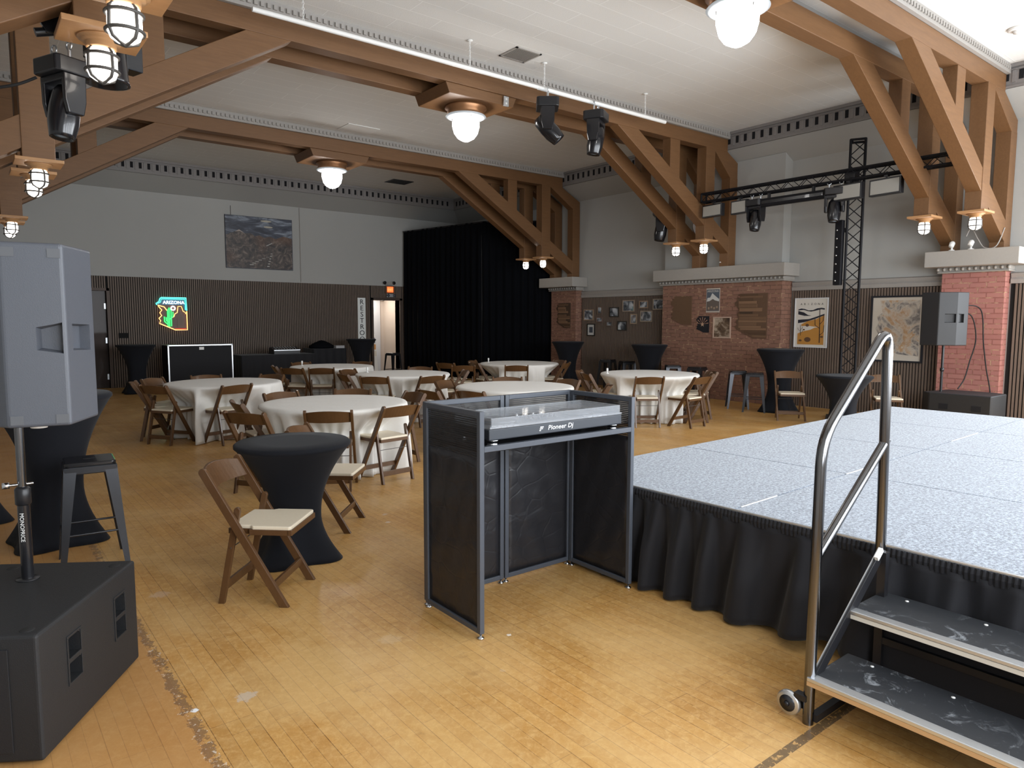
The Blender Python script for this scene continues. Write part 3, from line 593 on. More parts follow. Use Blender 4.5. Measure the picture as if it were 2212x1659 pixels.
for x, y, rz, lb in ((11.95, 11.5, .3, 'black metal stool against the slat wall below the photo frames, leftmost'), (11.8, 10.75, 1.1, 'black metal stool left of the tall cocktail table near the chimney breast'),
                 (11.55, 9.25, .8, 'black metal stool right of the tall cocktail table near the chimney breast'), (11.5, 8.6, .2, 'black metal stool in front of the brick chimney breast, above the right-hand white table'),
                 (11.25, 7.5, .7, 'black metal stool standing alone in front of the right end of the brick'), (11.05, 7.02, .55, 'black metal stool tucked beside the cocktail table below the desert poster'), (9.4, 17.3, .3, 'black metal stool beside the restroom doorway')):
    dup(st, (x, y, 0), rz, lb)

# ------------------------------------------------------------------ stage
SO = Vector((3.178, 3.468, 0)); AN = math.radians(2.15)
stg = thing('stage', 'low portable stage with pale grey carpeted decks and a black pleated skirt', 'stage', SO, AN)
DW, DD, SH = 1.38, 1.315, .60          # deck size; local +x across, -y towards the camera
for i in range(4):
    for j in range(3):
        t = MB().box((i*DW+.003, -(j+1)*DD+.003, SH-.05), ((i+1)*DW-.003, -j*DD-.003, SH)).build('deck_panel', m_carpet, stg, .003)
b = MB()
for i in range(5):
    for j in range(4): b.box((min(max(i*DW, .05), 4*DW-.05)-.025, -min(max(j*DD, .08), 3*DD-.08)-.025, 0), (min(max(i*DW, .05), 4*DW-.05)+.025, -min(max(j*DD, .08), 3*DD-.08)+.025, SH-.05))
b.build('frame', m_black, stg)
for xa, xb in ((.08, .46), (1.36, 1.70), (3.35, 4.04)): MB().box((xa, -DD-.004, SH-.002), (xb, -DD+.004, SH+.002)).build('joint_strip', m_white, stg)
MB().box((-.004, -3*DD, SH-.006), (.012, 0, SH+.002)).build('edge_strip', m_alu, stg)
def skirt(p, q, seed, out):            # pleated cloth between two points, facing 'out'
    rnd = random.Random(seed); p, q, out = Vector(p), Vector(q), Vector(out).normalized(); L = (q-p).length; d = (q-p).normalized()
    N = int(L/.011); rows = 16; ph = 0; acc = []; fr = .5
    for i in range(N+1):
        fr += rnd.uniform(-.06, .06); fr = min(max(fr, .32), .85); ph += fr*.42; acc.append(ph)
    am = [.5+.5*math.sin(i*.045+seed)*math.sin(i*.019+1) for i in range(N+1)]
    vs_, fs = [], []
    for r in range(rows+1):
        t = r/rows
        for i in range(N+1):
            s_ = i*L/N; fine = math.sin(acc[i]*3.1); broad = math.sin(acc[i]*1.45+.7*math.sin(t*2+i*.01)); broad = math.copysign(abs(broad)**.7, broad)
            off = .012+(1-t)**2*.008*fine+min(1, t*1.8)*(.050*broad*(.65+.6*am[i])+.010*fine*(1-t))+t*.055*(.6+.6*am[i]); zb = .012+.05*max(0, math.sin(s_*2.1+seed*1.7))**6
            z = (SH-.045)*(1-t)+zb*t; c = p+d*s_+out*off; vs_.append((c.x, c.y, z))
    for r in range(rows):
        for i in range(N): a = r*(N+1)+i; fs.append((a, a+1, a+N+2, a+N+1))
    m = MB().add(vs_, fs, 0, True).build('skirt', m_skirt, stg); sol = m.modifiers.new('thick', 'SOLIDIFY'); sol.thickness = .003
    b = MB(); n = int(L/.0055); vs_, fs = [], []
    for r, z in enumerate((SH-.006, SH-.03, SH-.062)):
        for i in range(n+1): c = p+d*(i*L/n)+out*(.012+.004*math.sin(i*PI/2+.6)+(.006 if r == 1 else 0)); vs_.append((c.x, c.y, z))
    for r in range(2):
        for i in range(n): a = r*(n+1)+i; fs.append((a, a+1, a+n+2, a+n+1))
    o = MB().add(vs_, fs, 0, False).build('skirt_band', m_skirt, stg); sol = o.modifiers.new('thick', 'SOLIDIFY'); sol.thickness = .004
skirt((0, -3*DD, 0), (0, 0, 0), 2, (-1, 0, 0)); skirt((0, 0, 0), (4*DW, 0, 0), 5, (0, 1, 0))

# ------------------------------------------------------------------ stage steps with handrail
sp = thing('stage_steps', 'black two-tread steps with aluminium nosings and a steel tube handrail', 'steps', (2.60, 1.356, 0))
W2 = 1.15
for k, (x0, z) in enumerate(((-.02, .20), (.285, .40))):
    tr = MB().box((x0, -W2, z-.03), (x0+.33, 0, z)).build('tread', [m_tread], sp, .003)
    MB().box((x0-.008, -W2, z-.014), (x0+.042, 0, z+.003)).build('nosing', m_alu, tr, .003)
    MB().box((x0-.006, -W2, z-.032), (x0+.01, 0, z-.014)).build('nosing_edge', m_ply if k == 0 else m_cream, tr)
for yy in (0, -W2):
    b = MB(); b.bar((-.0, yy-.012, .17), (.565, yy-.012, .60), .012, .05, ref=(0, 1, 0)); b.build('stringer', m_black, sp, .002)
    MB().bar((-.018, yy-.005, .185), (.545, yy-.005, .615), .004, .012, ref=(0, 1, 0)).build('stringer_edge', m_alu, sp)
b = MB(); b.bar((.30, -.02, .015), (.30, -W2, .015), .04, .03); b.bar((.56, -.02, .20), (.56, -W2, .20), .03, .03); b.bar((.56, -.02, 0), (.56, -.02, .6), .035, .035); b.bar((.56, -W2, 0), (.56, -W2, .6), .035, .035); b.bar((0, -.02, .03), (.56, -.02, .03), .03, .03, ref=(0, 1, 0))
b.build('base_frame', m_black, sp)
MB().box((.565, -W2+.03, .02), (.575, -.03, .38)).build('rear_panel', m_skirt, sp)
def arc(pts, r=.09, n=6):
    out = [Vector(pts[0])]
    for i in range(1, len(pts)-1):
        p, a, c = Vector(pts[i]), Vector(pts[i-1]), Vector(pts[i+1]); u = (a-p).normalized(); v = (c-p).normalized(); s0 = p+u*r; s1 = p+v*r
        for k in range(n+1): t = k/n; out.append(s0*(1-t)**2+p*2*t*(1-t)+s1*t*t)
    out.append(Vector(pts[-1])); return out
for yy in (.0, -W2):
    MB().tube(arc([(-.003, yy, .0), (.012, yy, 1.16), (.535, yy, 1.60), (.572, yy, .60)], .11), .0215, 16).build('handrail', m_rail, sp)
    MB().tube([(.008, yy, .685), (.572, yy, 1.10)], .019, 14).build('mid_rail', m_rail, sp)
cs = MB(); cs.lathe([(.0, -.013), (.045, -.013), (.05, -.008), (.05, .008), (.045, .013), (0, .013)], 24, 0, T=Matrix.Translation((-.02, .075, .062)) @ Matrix.Rotation(PI/2, 4, 'Y') @ Matrix.Rotation(.0, 4, 'X')); cs.build('caster_wheel', m_alu, sp)
b = MB(); b.box((-.004, .012, .05), (.005, .085, .10)); b.box((-.03, .0, .095), (.005, .05, .118)); b.lathe([(0, 0), (.012, 0), (.010, .01), (0, .011)], 10, 0, T=Matrix.Translation((-.036, .075, .062)) @ Matrix.Rotation(-PI/2, 4, 'Y')); b.build('caster_bracket', m_black, sp)
MB().lathe([(0, -.0145), (.034, -.0145), (.034, .0145), (0, .0145)], 20, 0, T=Matrix.Translation((-.02, .075, .062)) @ Matrix.Rotation(PI/2, 4, 'Y')).build('wheel_hub', m_gunmetal, sp)
MB().prism([(.49, .575), (.535, .609), (.522, .626), (.477, .592)], -.03, -.014, 'y').build('label_plate', m_white, sp)
for k_, (x0, z) in enumerate(((-.02, .20), (.285, .40))):
    for yy in (-.12, -.42, -.72, -1.02): MB().lathe([(0, 0), (.008, 0), (.007, .003), (0, .004)], 10, 0, (x0+.29, yy, z)).build('screw_head', m_white, sp)

# ------------------------------------------------------------------ DJ booth
bt = thing('dj_booth', 'folding black DJ facade of framed fabric panels standing beside the stage', 'booth', (1.975, 2.76, 0))
BH, BD, BW = 1.168, .55, 1.13
def panel(o, ux, wd, nm='panel_frame', netz=.93, scr=True):   # o: base corner, ux: unit direction
    o = Vector(o); ux = Vector(ux); n = Vector((-ux.y, ux.x, 0)); s_ = .028; z0 = .028
    def pb(b, u0, u1, zz0, zz1, th=.014, mi=0):
        vs_ = [o+ux*u+n*k+Vector((0, 0, z)) for z in (zz0, zz1) for u, k in ((u0, -th), (u1, -th), (u1, th), (u0, th))]
        b.add(vs_, [(0, 3, 2, 1), (4, 5, 6, 7), (0, 1, 5, 4), (1, 2, 6, 5), (2, 3, 7, 6), (3, 0, 4, 7)], mi)
    b = MB(); pb(b, 0, s_, z0, BH); pb(b, wd-s_, wd, z0, BH); pb(b, s_, wd-s_, BH-s_, BH); pb(b, s_, wd-s_, z0, z0+s_); f = b.build(nm, m_gunmetal2, bt, .003)
    b = MB(); pb(b, s_, wd-s_, netz, BH-s_, .002); b.build('net_panel', m_net, f)
    b = MB(); K = 14; R = 20; vs_ = []; fs = []
    for j in range(R+1):
        for i in range(K+1):
            u = s_+(wd-2*s_)*i/K; z = z0+s_+(netz-z0-s_)*j/R; off = .004*math.sin(i*1.3+j*.7)+.003*math.sin(j*2.1+i*.4) if 0 < i < K and 0 < j < R else 0
            p = o+ux*u+n*off; vs_.append((p.x, p.y, z))
    for j in range(R):
        for i in range(K): a = j*(K+1)+i; fs.append((a, a+1, a+K+2, a+K+1))
    q = MB().add(vs_, fs, 0, True).build('scrim', m_scrim, f); sl = q.modifiers.new('thick', 'SOLIDIFY'); sl.thickness = .003
    for u in (.014, wd-.014):
        p = o+ux*u; MB().lathe([(.0, 0), (.018, 0), (.018, .008), (.006, .012), (.006, .03), (0, .03)], 12, 0, (p.x, p.y, 0)).build('levelling_foot', m_chrome, f)
m_gunmetal2 = mat('booth_frame', (.062, .070, .086), .4)
panel((.014, 0, 0), (0, 1, 0), BD-.02); panel((BW-.014, 0, 0), (0, 1, 0), BD-.02)
panel((.012, BD, 0), (1, 0, 0), .553); panel((.575, BD, 0), (1, 0, 0), .545)
b = MB(); b.box((.03, .02, .955), (BW-.03, BD-.02, .975)); b.build('shelf', m_black, bt, .002)
MB().box((.028, .0, .962), (BW-.028, .03, .99)).build('shelf_rail', m_gunmetal2, bt, .002)

m_deck = mat('deck_grey', (.038, .043, .052), .35)
dj = thing('dj_controller', 'black DJ controller under a clear dust cover on the booth shelf', 'dj controller', (2.54, 2.79, .976))
MB().prism([(-.485, .0), (.485, .0), (.485, .335), (-.485, .335)], .035, .092, 'z').build('body', m_deck, dj, .006)
for sx in (-1, 1):
    for yy in (.035, .30): MB().lathe([(.0, 0), (.032, 0), (.032, .005), (.027, .008), (.027, .026), (.032, .028), (.032, .034), (0, .036)], 16, 0, (sx*.44, yy, 0)).build('foot', m_chrome, dj)
for sx in (-1, 1): MB().lathe([(.105, .092), (.105, .108), (.095, .113), (.03, .113), (.028, .116), (0, .116)], 36, 0, (sx*.29, .19, 0)).build('jog_wheel', m_gunmetal, dj)
b = MB(); b.box((-.135, .10, .092), (.135, .32, .0935)); b.build('mixer_plate', m_gunmetal, dj)
for i in range(4):
    for j in range(4): MB().lathe([(.011, .093), (.009, .112), (0, .112)], 10, 0, (-.09+i*.06, .15+j*.042, 0)).build('knob', m_alu if j == 3 else m_black, dj)
for sx in (-1, 1):
    for i in range(4):
        for j in range(2): MB().box((sx*.33-.1+i*.04, .02+j*.032, .092), (sx*.33-.1+i*.04+.032, .044+j*.032, .098)).build('pad', mat('pad_grey', (.25, .26, .28), .4) if not bpy.data.materials.get('pad_grey') else bpy.data.materials['pad_grey'], dj)
b = MB()                                                                                  # clear cover: five thin walls
z0, z1 = .094, .148; X, Y0, Y1 = .47, .004, .33
b.box((-X, Y0, z1-.003), (X, Y1, z1)); b.box((-X-.003, Y0, z0), (-X, Y1, z1)); b.box((X, Y0, z0), (X+.003, Y1, z1)); b.box((-X, Y0-.003, z0), (X, Y0, z1)); b.box((-X, Y1, z0), (X, Y1+.003, z1)); b.box((-X-.012, Y0-.008, z0), (X+.012, Y0-.003, z0+.012))
b.build('dust_cover', m_acryl, dj, .004)
m_logo = mat('logo_white', (.85, .87, .9), .4)
text('Pioneer Dj', .036, m_logo, 'logo', dj, FAR(-.0, -.0015, .066) @ Matrix(((1, .22, 0, 0), (0, 1, 0, 0), (0, 0, 1, 0), (0, 0, 0, 1))), .0008, 1.02, 1.15)
b = MB(); b.box((-.148, -.002, .072), (-.125, -.0005, .077)); b.box((-.151, -.002, .063), (-.13, -.0005, .068)); b.box((-.154, -.002, .054), (-.144, -.0005, .059)); b.build('logo_mark', m_logo, dj)

# ------------------------------------------------------------------ speakers on subwoofers
def cabinet(t, poly, h, nface, mats):          # poly in local xy, faces list of material
    n = len(poly); b = MB(); vs_ = [(x, y, 0) for x, y in poly]+[(x, y, h) for x, y in poly]
    b.add(vs_, [tuple(range(n-1, -1, -1))], 1); b.add(vs_, [tuple(range(n, 2*n))], 1)
    for i in range(n): b.add(vs_, [(i, (i+1) % n, (i+1) % n+n, i+n)], nface[i])
    bm = None; o = b.build('cabinet', mats, t)
    me = o.data; q = bmesh.new(); q.from_mesh(me); bmesh.ops.remove_doubles(q, verts=q.verts, dist=1e-5); bmesh.ops.recalc_face_normals(q, faces=q.faces); q.to_mesh(me); q.free()
    bv = o.modifiers.new('bevel', 'BEVEL'); bv.width = .012; bv.segments = 3; return o
def handle_recess(t, p, q, z0, z1, inset=.002, deep=.0, cut=None):
    p, q = Vector(p), Vector(q); d = (q-p).normalized(); n = Vector((d.y, -d.x)); b = MB()
    return b, p, q, d, n
# left speaker: horizontal outline placed along measured sight lines
P = [(.121, 3.375), (.330, 3.335), (.462, 3.60), (.40, 3.86), (.02, 3.93), (-.02, 3.62)]
ls = thing('loudspeaker', 'large dark grey loudspeaker on a pole at the left edge, seen from behind', 'speaker', (.16, 3.615, 1.185))
PL = [(x-.16, y-3.615) for x, y in P]
cab = cabinet(ls, PL, .735, [0, 0, 2, 3, 0, 0], [m_cabside, m_cabside, m_cabside, m_grille])
def cutbox(obj, b, nm):
    c = b.build(nm, m_cab); c.parent = obj.parent
    return c
def recess(cabo, p, q, f0, f1, g0, g1, z0, z1, za, zb, depth, m_in):
    """handle pocket cut into two neighbouring faces around edge q (p->q then q->r)"""
    pass
def facequad(b, p, q, u0, u1, z0, z1, z0b, z1b, off, mi=0):
    p, q = Vector((*p, 0)), Vector((*q, 0)); d = (q-p); n = Vector((d.y, -d.x, 0)).normalized(); A = p+d*u0+n*off; B = p+d*u1+n*off
    b.add([(A.x, A.y, z0), (B.x, B.y, z0b), (B.x, B.y, z1b), (A.x, A.y, z1)], [(0, 1, 2, 3)], mi)
# pocket cutter (tapered) through the rear vertical edge PL[1]
e0, e1, e2 = Vector((*PL[0], 0)), Vector((*PL[1], 0)), Vector((*PL[2], 0))
a0 = e0+(e1-e0)*.48; a1 = e1+(e2-e1)*.82
inn = (Vector((0, 0, 0))-e1).normalized()
def pocket(s0, s1, dep, zl0, zl1, zh0, zh1):
    d = (s1-s0).normalized(); n = Vector((d.y, -d.x, 0))
    o_ = .03; b = MB(); A0, B0 = s0+n*o_, s1+n*o_; A1, B1 = s0+d*.02-n*dep, s1-d*.004-n*dep
    b.add([(A0.x, A0.y, zl0), (B0.x, B0.y, zh0), (B0.x, B0.y, zh1), (A0.x, A0.y, zl1), (A1.x, A1.y, zl0+.012), (B1.x, B1.y, zh0+.012), (B1.x, B1.y, zh1-.012), (A1.x, A1.y, zl1-.012)],
          [(0, 3, 2, 1), (4, 5, 6, 7), (0, 1, 5, 4), (1, 2, 6, 5), (2, 3, 7, 6), (3, 0, 4, 7)]); return b
def boolcut(obj, b):
    c = b.build('cut_tmp', m_cab); c.location = (0, 0, 0)
    me_o = obj.data
    pr = obj.parent; obj.parent = None; md = obj.modifiers.new('cut', 'BOOLEAN'); md.object = c; md.operation = 'DIFFERENCE'; md.solver = 'EXACT'
    bpy.context.view_layer.update(); me = bpy.data.meshes.new_from_object(obj.evaluated_get(bpy.context.evaluated_depsgraph_get()))
    obj.modifiers.clear(); obj.data = me; obj.parent = pr; bpy.data.objects.remove(c, do_unlink=True)
boolcut(cab, pocket(a0, e1-(e1-e0).normalized()*.012, .05, .305, .405, .290, .425))
boolcut(cab, pocket(e1+(e2-e1).normalized()*.05, a1, .04, .300, .42, .295, .415))
for u in (.14, .86):
    for z in (.03, .695):
        A = e0+(e1-e0)*u; d = (e1-e0).normalized(); n = Vector((d.y, -d.x, 0))
        b = MB(); b.add([tuple(A+d*i*.022+n*k+Vector((0, 0, z+j*.018))) for k in (-.004, .0025) for i, j in ((-1, -1), (1, -1), (1, 1), (-1, 1))], [(0, 1, 2, 3), (4, 5, 6, 7), (0, 1, 5, 4), (1, 2, 6, 5), (2, 3, 7, 6), (3, 0, 4, 7)]); b.build('corner_plate', m_plate, ls)
MB().lathe([(.0, -.02), (.03, -.02), (.035, -.008), (.035, 0.004), (0, .004)], 16, 0, (.07, -.12, 0)).build('foot', m_white, ls)
# pole
pl = thing('speaker_pole', 'black and chrome speaker pole standing on the left subwoofer', 'pole', (.165, 3.615, .49))
MB().tube([(0, 0, 0), (0, 0, .36)], .0235, 16).build('lower_tube', m_blackgloss, pl); MB().tube([(0, 0, .34), (0, 0, .72)], .017, 16).build('upper_tube', m_rail, pl)
MB().lathe([(.025, .33), (.030, .335), (.030, .40), (.022, .41), (.018, .41)], 18).build('collar', m_black, pl)
b = MB(); b.tube([(-.055, 0, .42), (.04, 0, .42)], .006, 8); b.lathe([(0, -.013), (.014, -.013), (.014, .013), (0, .013)], 12, 0, T=Matrix.Translation((-.058, 0, .42)) @ Matrix.Rotation(PI/2, 4, 'Y')); b.build('clamp_knob', m_chrome, pl)
MB().lathe([(.0, 0), (.045, 0), (.045, .004), (0, .004)], 20).build('base_cup', m_black, pl)
Rl = Matrix(((.68, 0, -.73, 0), (-.73, 0, -.68, 0), (0, 1, 0, 0), (0, 0, 0, 1)))
text('MONOPRICE', .022, m_white, 'lettering', pl, Matrix.Translation(Vector((-.0, -.0, .235)))@Matrix.Translation(Vector((-.0105, -.0225, 0))) @ Matrix(((.905, 0, -.42, 0), (-.42, 0, -.905, 0), (0, 1, 0, 0), (0, 0, 0, 1))) @ Matrix.Rotation(-PI/2, 4, 'Z'), .0006)
# left subwoofer
e1v = Vector((.545, .838, 0)); e2v = Vector((-.838, .545, 0)); c0 = Vector((.147, 2.935, 0))
sb = thing('subwoofer', 'large black subwoofer on the floor at the lower left, carrying the speaker pole', 'subwoofer', c0, math.atan2(.838, .545))
sbox = MB(); sbox.prism([(0, 0), (.79, 0), (.79, .60), (0, .60)], .012, .49, 'z'); so = sbox.build('cabinet', m_cab, sb); bv = so.modifiers.new('bevel', 'BEVEL'); bv.width = .012; bv.segments = 3
for x in (.24, .62):                                       # handle pockets on the long side
    boolc = []
    for z0, z1 in ((.30, .385), (.205, .285)):
        c = MB(); c.prism([(x-.045, z0), (x+.045, z0), (x+.045, z1-.012), (x+.03, z1), (x-.03, z1), (x-.045, z1-.012)], -.03, .05); boolc.append(c)
    for c in boolc:
        so.location = (0, 0, 0); boolcut(so, c)
    b = MB(); b.box((x-.054, -.004, .195), (x+.054, .0, .205)); b.box((x-.054, -.004, .385), (x+.054, .0, .395)); b.box((x-.054, -.004, .205), (x-.045, .0, .385)); b.box((x+.045, -.004, .205), (x+.054, .0, .385)); b.box((x-.045, -.004, .283), (x+.045, .004, .302)); b.build('handle', m_cab, sb, .002)
b = MB(); b.box((-.004, .10, .05), (0, .50, .44)); b.build('grille', m_grille, sb, .002)
for x, y in ((.05, .06), (.72, .06), (.05, .5), (.72, .5)): MB().lathe([(.0, .492), (.022, .492), (.026, .489), (0, .489)], 16, 0, (x, y, 0)).build('stacking_dimple', m_rub, sb)
for x, y in ((.05, .05), (.74, .05), (.05, .55), (.74, .55)): MB().lathe([(0, 0), (.02, 0), (.022, .013), (0, .013)], 12, 0, (x, y, 0)).build('foot', m_rub, sb)

# right speaker on pole and subwoofer
rs = thing('loudspeaker', 'black loudspeaker on a pole in front of the near brick pier', 'speaker', (11.45, 4.155, 1.262))
PR = [(-.24, .24), (-.245, -.02), (-.08, -.21), (.12, -.245), (.25, -.05), (.18, .20)]
PR = [(x, y) for x, y in [(-.20, .255), (-.24, .0), (-.06, -.18), (.16, -.25), (.24, -.08), (.10, .20)]]
cb = cabinet(rs, PR, .78, [3, 0, 0, 0, 0, 0], [m_cab, m_cab, m_cab, m_grille]); 
for (i0, i1, u0, u1) in ((1, 2, .30, .95), (2, 3, .1, .62)):
    p, q = Vector((*PR[i0], 0)), Vector((*PR[i1], 0)); d = (q-p).normalized(); boolcut(cb, pocket(p+(q-p)*u0, p+(q-p)*u1, .035, .33, .47, .33, .47))
pr_ = thing('speaker_pole', 'thin black pole holding the speaker before the brick pier', 'pole', (11.45, 4.155, .572))
MB().tube([(0, 0, 0), (0, 0, .69)], .0185, 14).build('tube', m_black, pr_); MB().lathe([(.02, .30), (.027, .305), (.027, .35), (.02, .355)], 14).build('collar', m_black, pr_)
rb = thing('subwoofer', 'black subwoofer behind the stage under the right loudspeaker', 'subwoofer', (11.2, 3.42, 0))
so2 = MB().prism([(0, 0), (.62, .0), (.72, .2), (.72, .80), (.10, .92), (-.0, .80)], .0, .57, 'z').build('cabinet', m_cab, rb); so2.modifiers.new('bevel', 'BEVEL').width = .012
b = MB()
for y in (.18, .60): b.box((-.004, y-.06, .34), (.001, y+.06, .42))
b.build('handle', m_holeshade, rb)

# ------------------------------------------------------------------ aluminium lighting truss near the right wall
def lattice(b, p, q, wd, n, ref, r=.016, rb=.006, tri=False):
    p, q = Vector(p), Vector(q); d = (q-p).normalized(); a = Vector(ref).normalized(); c = d.cross(a).normalized(); L = (q-p).length
    cor = [a*wd/2+c*wd/2, -a*wd/2+c*wd/2, -a*wd/2-c*wd/2, a*wd/2-c*wd/2]
    for k in cor: b.tube([p+k, q+k], r, 8)
    for i in range(n):
        for f in range(4):
            k0, k1 = cor[f], cor[(f+1) % 4]
            if i % 2: k0, k1 = k1, k0
            b.tube([p+k0+d*L*i/n, p+k1+d*L*(i+1)/n], rb, 6)
    for e in (p, q):
        for f in range(4): b.tube([e+cor[f], e+cor[(f+1) % 4]], r, 8)
    return b
tw = thing('lighting_tower', 'black box-truss tower standing by the slat wall', 'lighting truss', (11.42, 5.55, 0), .46)
lattice(MB(), (0, 0, .05), (0, 0, 4.49), .215, 22, (1, 0, 0), .020, .008).build('truss_section', m_matte, tw); MB().box((-.3, -.3, 0), (.3, .3, .03)).build('base_plate', m_black, tw, .004)
hz = thing('lighting_truss', 'black horizontal truss carrying stage lights along the right wall', 'lighting truss', (11.08, 0, 3.90))
lattice(MB(), (0, 3.98, 0), (0, 8.24, 0), .15, 26, (1, 0, 0), .018, .006).build('truss_section', m_matte, hz)
MB().box((.07, 5.45, -.12), (.24, 5.62, .12)).build('coupler', m_black, hz, .01)
m_panel = mat('light_diffuser', (.36, .35, .32), .5)
pn = None
for y0, y1, z0, z1, lb in ((7.77, 8.235, 3.53, 3.76, 'flat rectangular stage panel light, leftmost on the truss'), (7.26, 7.61, 3.52, 3.76, 'flat rectangular stage panel light, second from the left on the truss'), (5.25, 5.73, 3.51, 3.76, 'flat rectangular stage panel light in front of the tower'), (4.675, 5.165, 3.51, 3.76, 'flat rectangular stage panel light, rightmost on the truss')):
    t = thing('panel_light', lb, 'stage light', (11.0, (y0+y1)/2, (z0+z1)/2), -.12, 'panel lights on the black truss'); wy, wz = (y1-y0)/2, (z1-z0)/2
    MB().box((0, -wy, -wz), (.09, wy, wz)).build('housing', m_black, t, .006); MB().box((-.004, -wy+.025, -wz+.025), (.001, wy-.025, wz-.025)).build('diffuser', m_panel, t)
    b = MB(); b.tube([(.045, 0, wz), (.045, 0, 3.86-(z0+z1)/2)], .012, 8); b.box((.02, -.03, wz+.02), (.07, .03, wz+.06)); b.build('hook_clamp', m_black, t)
t = thing('led_bar', 'long black LED batten hung under the lighting truss', 'stage light', (11.0, 6.46, 3.655), group=None)
MB().box((0, -.61, -.07), (.09, .61, .07)).build('housing', m_matte, t, .01); MB().box((-.004, -.58, -.02), (.001, .58, .03)).build('lens_strip', m_blackgloss, t)
for y in (-.4, .4): MB().box((.02, y-.02, .055), (.06, y+.02, .17)).build('hook_clamp', m_black, t)
t = thing('led_bar', 'black vertical LED batten with small lenses beside the tower', 'stage light', (11.25, 5.70, 2.2))
MB().box((-.045, -.06, 0), (.045, .06, 1.04)).build('housing', m_matte, t, .008)
b = MB()
for k in range(8): b.lathe([(.012, 0), (.014, .006), (.0, .008)], 10, 0, T=Matrix.Translation((-.046, .02, .07+k*.135)) @ Matrix.Rotation(-PI/2, 4, 'Y'))
b.build('lens_row', m_alu, t)
MB().box((.04, -.05, .85), (.12, .0, .92)).build('bracket', m_black, t)

# ------------------------------------------------------------------ moving head lights
def make_head(name='moving_head', tilt=.5, pan=0.):
    t = thing(name, '', 'stage light', (0, 0, 0), group='moving head stage lights'); t.scale = (1.22, 1.22, 1.18)
    MB().prism([(-.15, -.10), (-.13, -.13), (.13, -.13), (.15, -.10), (.15, .10), (.13, .13), (-.13, .13), (-.15, .10)], -.20, -.09, 'z').build('base', m_black, t, .01)
    b = MB(); 
    for x in (-.09, .09): b.tube([(x, 0, -.09), (x, 0, -.02)], .012, 8); b.tube([(x+.03*math.cos(a*PI/6), 0, .0+.03*math.sin(a*PI/6)) for a in range(-8, 4)], .007, 6)
    b.build('hook_clamp', m_alu, t)
    for s_ in (-1, 1): MB().prism([(-.055, -.47), (.055, -.47), (.075, -.38), (.08, -.20), (-.08, -.20), (-.075, -.38)], s_*.125-.02, s_*.125+.02, 'x').build('yoke_arm', m_blackgloss, t, .008)
    MB().box((-.14, -.08, -.25), (.14, .08, -.20)).build('yoke_bridge', m_black, t, .01)
    R = Matrix.Translation((0, 0, -.42)) @ Matrix.Rotation(tilt, 4, 'X')
    h = MB().lathe([(0, .16), (.06, .155), (.09, .11), (.10, 0), (.10, -.10), (.085, -.18), (.08, -.205), (.07, -.205), (.065, -.19), (0, -.185)], 24, 0, T=R).build('lamp_head', m_blackgloss, t)
    MB().lathe([(0, -.192), (.055, -.194), (0, -.200)], 20, 0, T=R).build('lens', mat('lens_glass', (.2, .25, .3), .05, spec=1), h)
    t.rotation_euler[2] = pan
    return t
h0 = make_head(tilt=.75); h0.location = (6.76, 7.77, 4.87); h0.rotation_euler = (0, 0, .9+PI); h0['label'] = 'black moving head light, left one on the white ceiling pipe'
h1 = make_head(tilt=.15); h1.location = (7.74, 7.77, 4.87); h1.rotation_euler = (0, 0, .5); h1['label'] = 'black moving head light, right one on the white ceiling pipe'
dup(h1, (11.08, 7.13, 3.82), 1.5, 'black moving head light hanging low on the left part of the lighting truss').scale = (1, 1, 1); dup(h1, (11.08, 5.72, 3.82), 1.9, 'black moving head light hanging beside the tower').scale = (1, 1, 1)
h2 = dup(h1, (.52, 4.74, 3.13), 2.0, 'black moving head light among the cables below the left lanterns'); h2.scale = (.78, .78, .80)
dup(h1, (11.2, 9.35, 3.95), .6, 'black moving head light half hidden behind the middle truss brace')
# cluster hardware at the left
t = thing('par_can', 'black cylindrical spotlight behind the large left lantern', 'stage light', (.74, 4.75, 3.12), .5)
MB().lathe([(0, .12), (.07, .12), (.10, .06), (.115, -.12), (.12, -.14), (.105, -.14), (.095, -.06), (0, -.05)], 24).build('housing', m_blackgloss, t)
b = MB(); b.box((-.13, -.015, -.03), (-.122, .015, .20)); b.box((.122, -.015, -.03), (.13, .015, .20)); b.box((-.13, -.015, .19), (.13, .015, .2)); b.build('yoke', m_black, t)
t = thing('column_speaker', 'tall black box fixed behind the largest left lantern', 'speaker', (.90, 4.95, 3.13), .3)
MB().prism([(-.07, 0), (.05, 0), (.05, .36), (.02, .44), (-.07, .44)], -.06, .06, 'y').build('cabinet', m_blackgloss, t, .008); MB().box((-.02, .06, .2), (.02, .30, .26)).build('bracket', m_black, t)
t = thing('light_bracket', 'black clamp arm carrying the spotlights on the left truss post', 'bracket', (.55, 4.58, 3.30))
MB().tube([(-.15, .15, -.12), (.30, .15, .02)], .024, 10).build('cross_bar', m_black, t); MB().box((-.02, .0, -.10), (.10, .16, .06)).build('clamp', m_black, t, .008); MB().prism([(-.16, -.02), (-.10, .12), (.06, .14), (.10, .0), (.02, -.10), (-.10, -.12)], .10, .13, 'y').build('gusset', m_blackgloss, t, .004)
def cable(name, pts, r, label, m=m_rub):
    P_ = [Vector(p) for p in pts]; out = []
    for i in range(len(P_)-1):
        p0, p1, p2, p3 = P_[max(i-1, 0)], P_[i], P_[i+1], P_[min(i+2, len(P_)-1)]
        for k in range(8):
            u = k/8; out.append(.5*((2*p1)+(p2-p0)*u+(2*p0-5*p1+4*p2-p3)*u*u+(3*p1-p0-3*p2+p3)*u**3))
    out.append(P_[-1]); return tag(MB().tube(out, r, 7).build(name, m), label, 'cable')
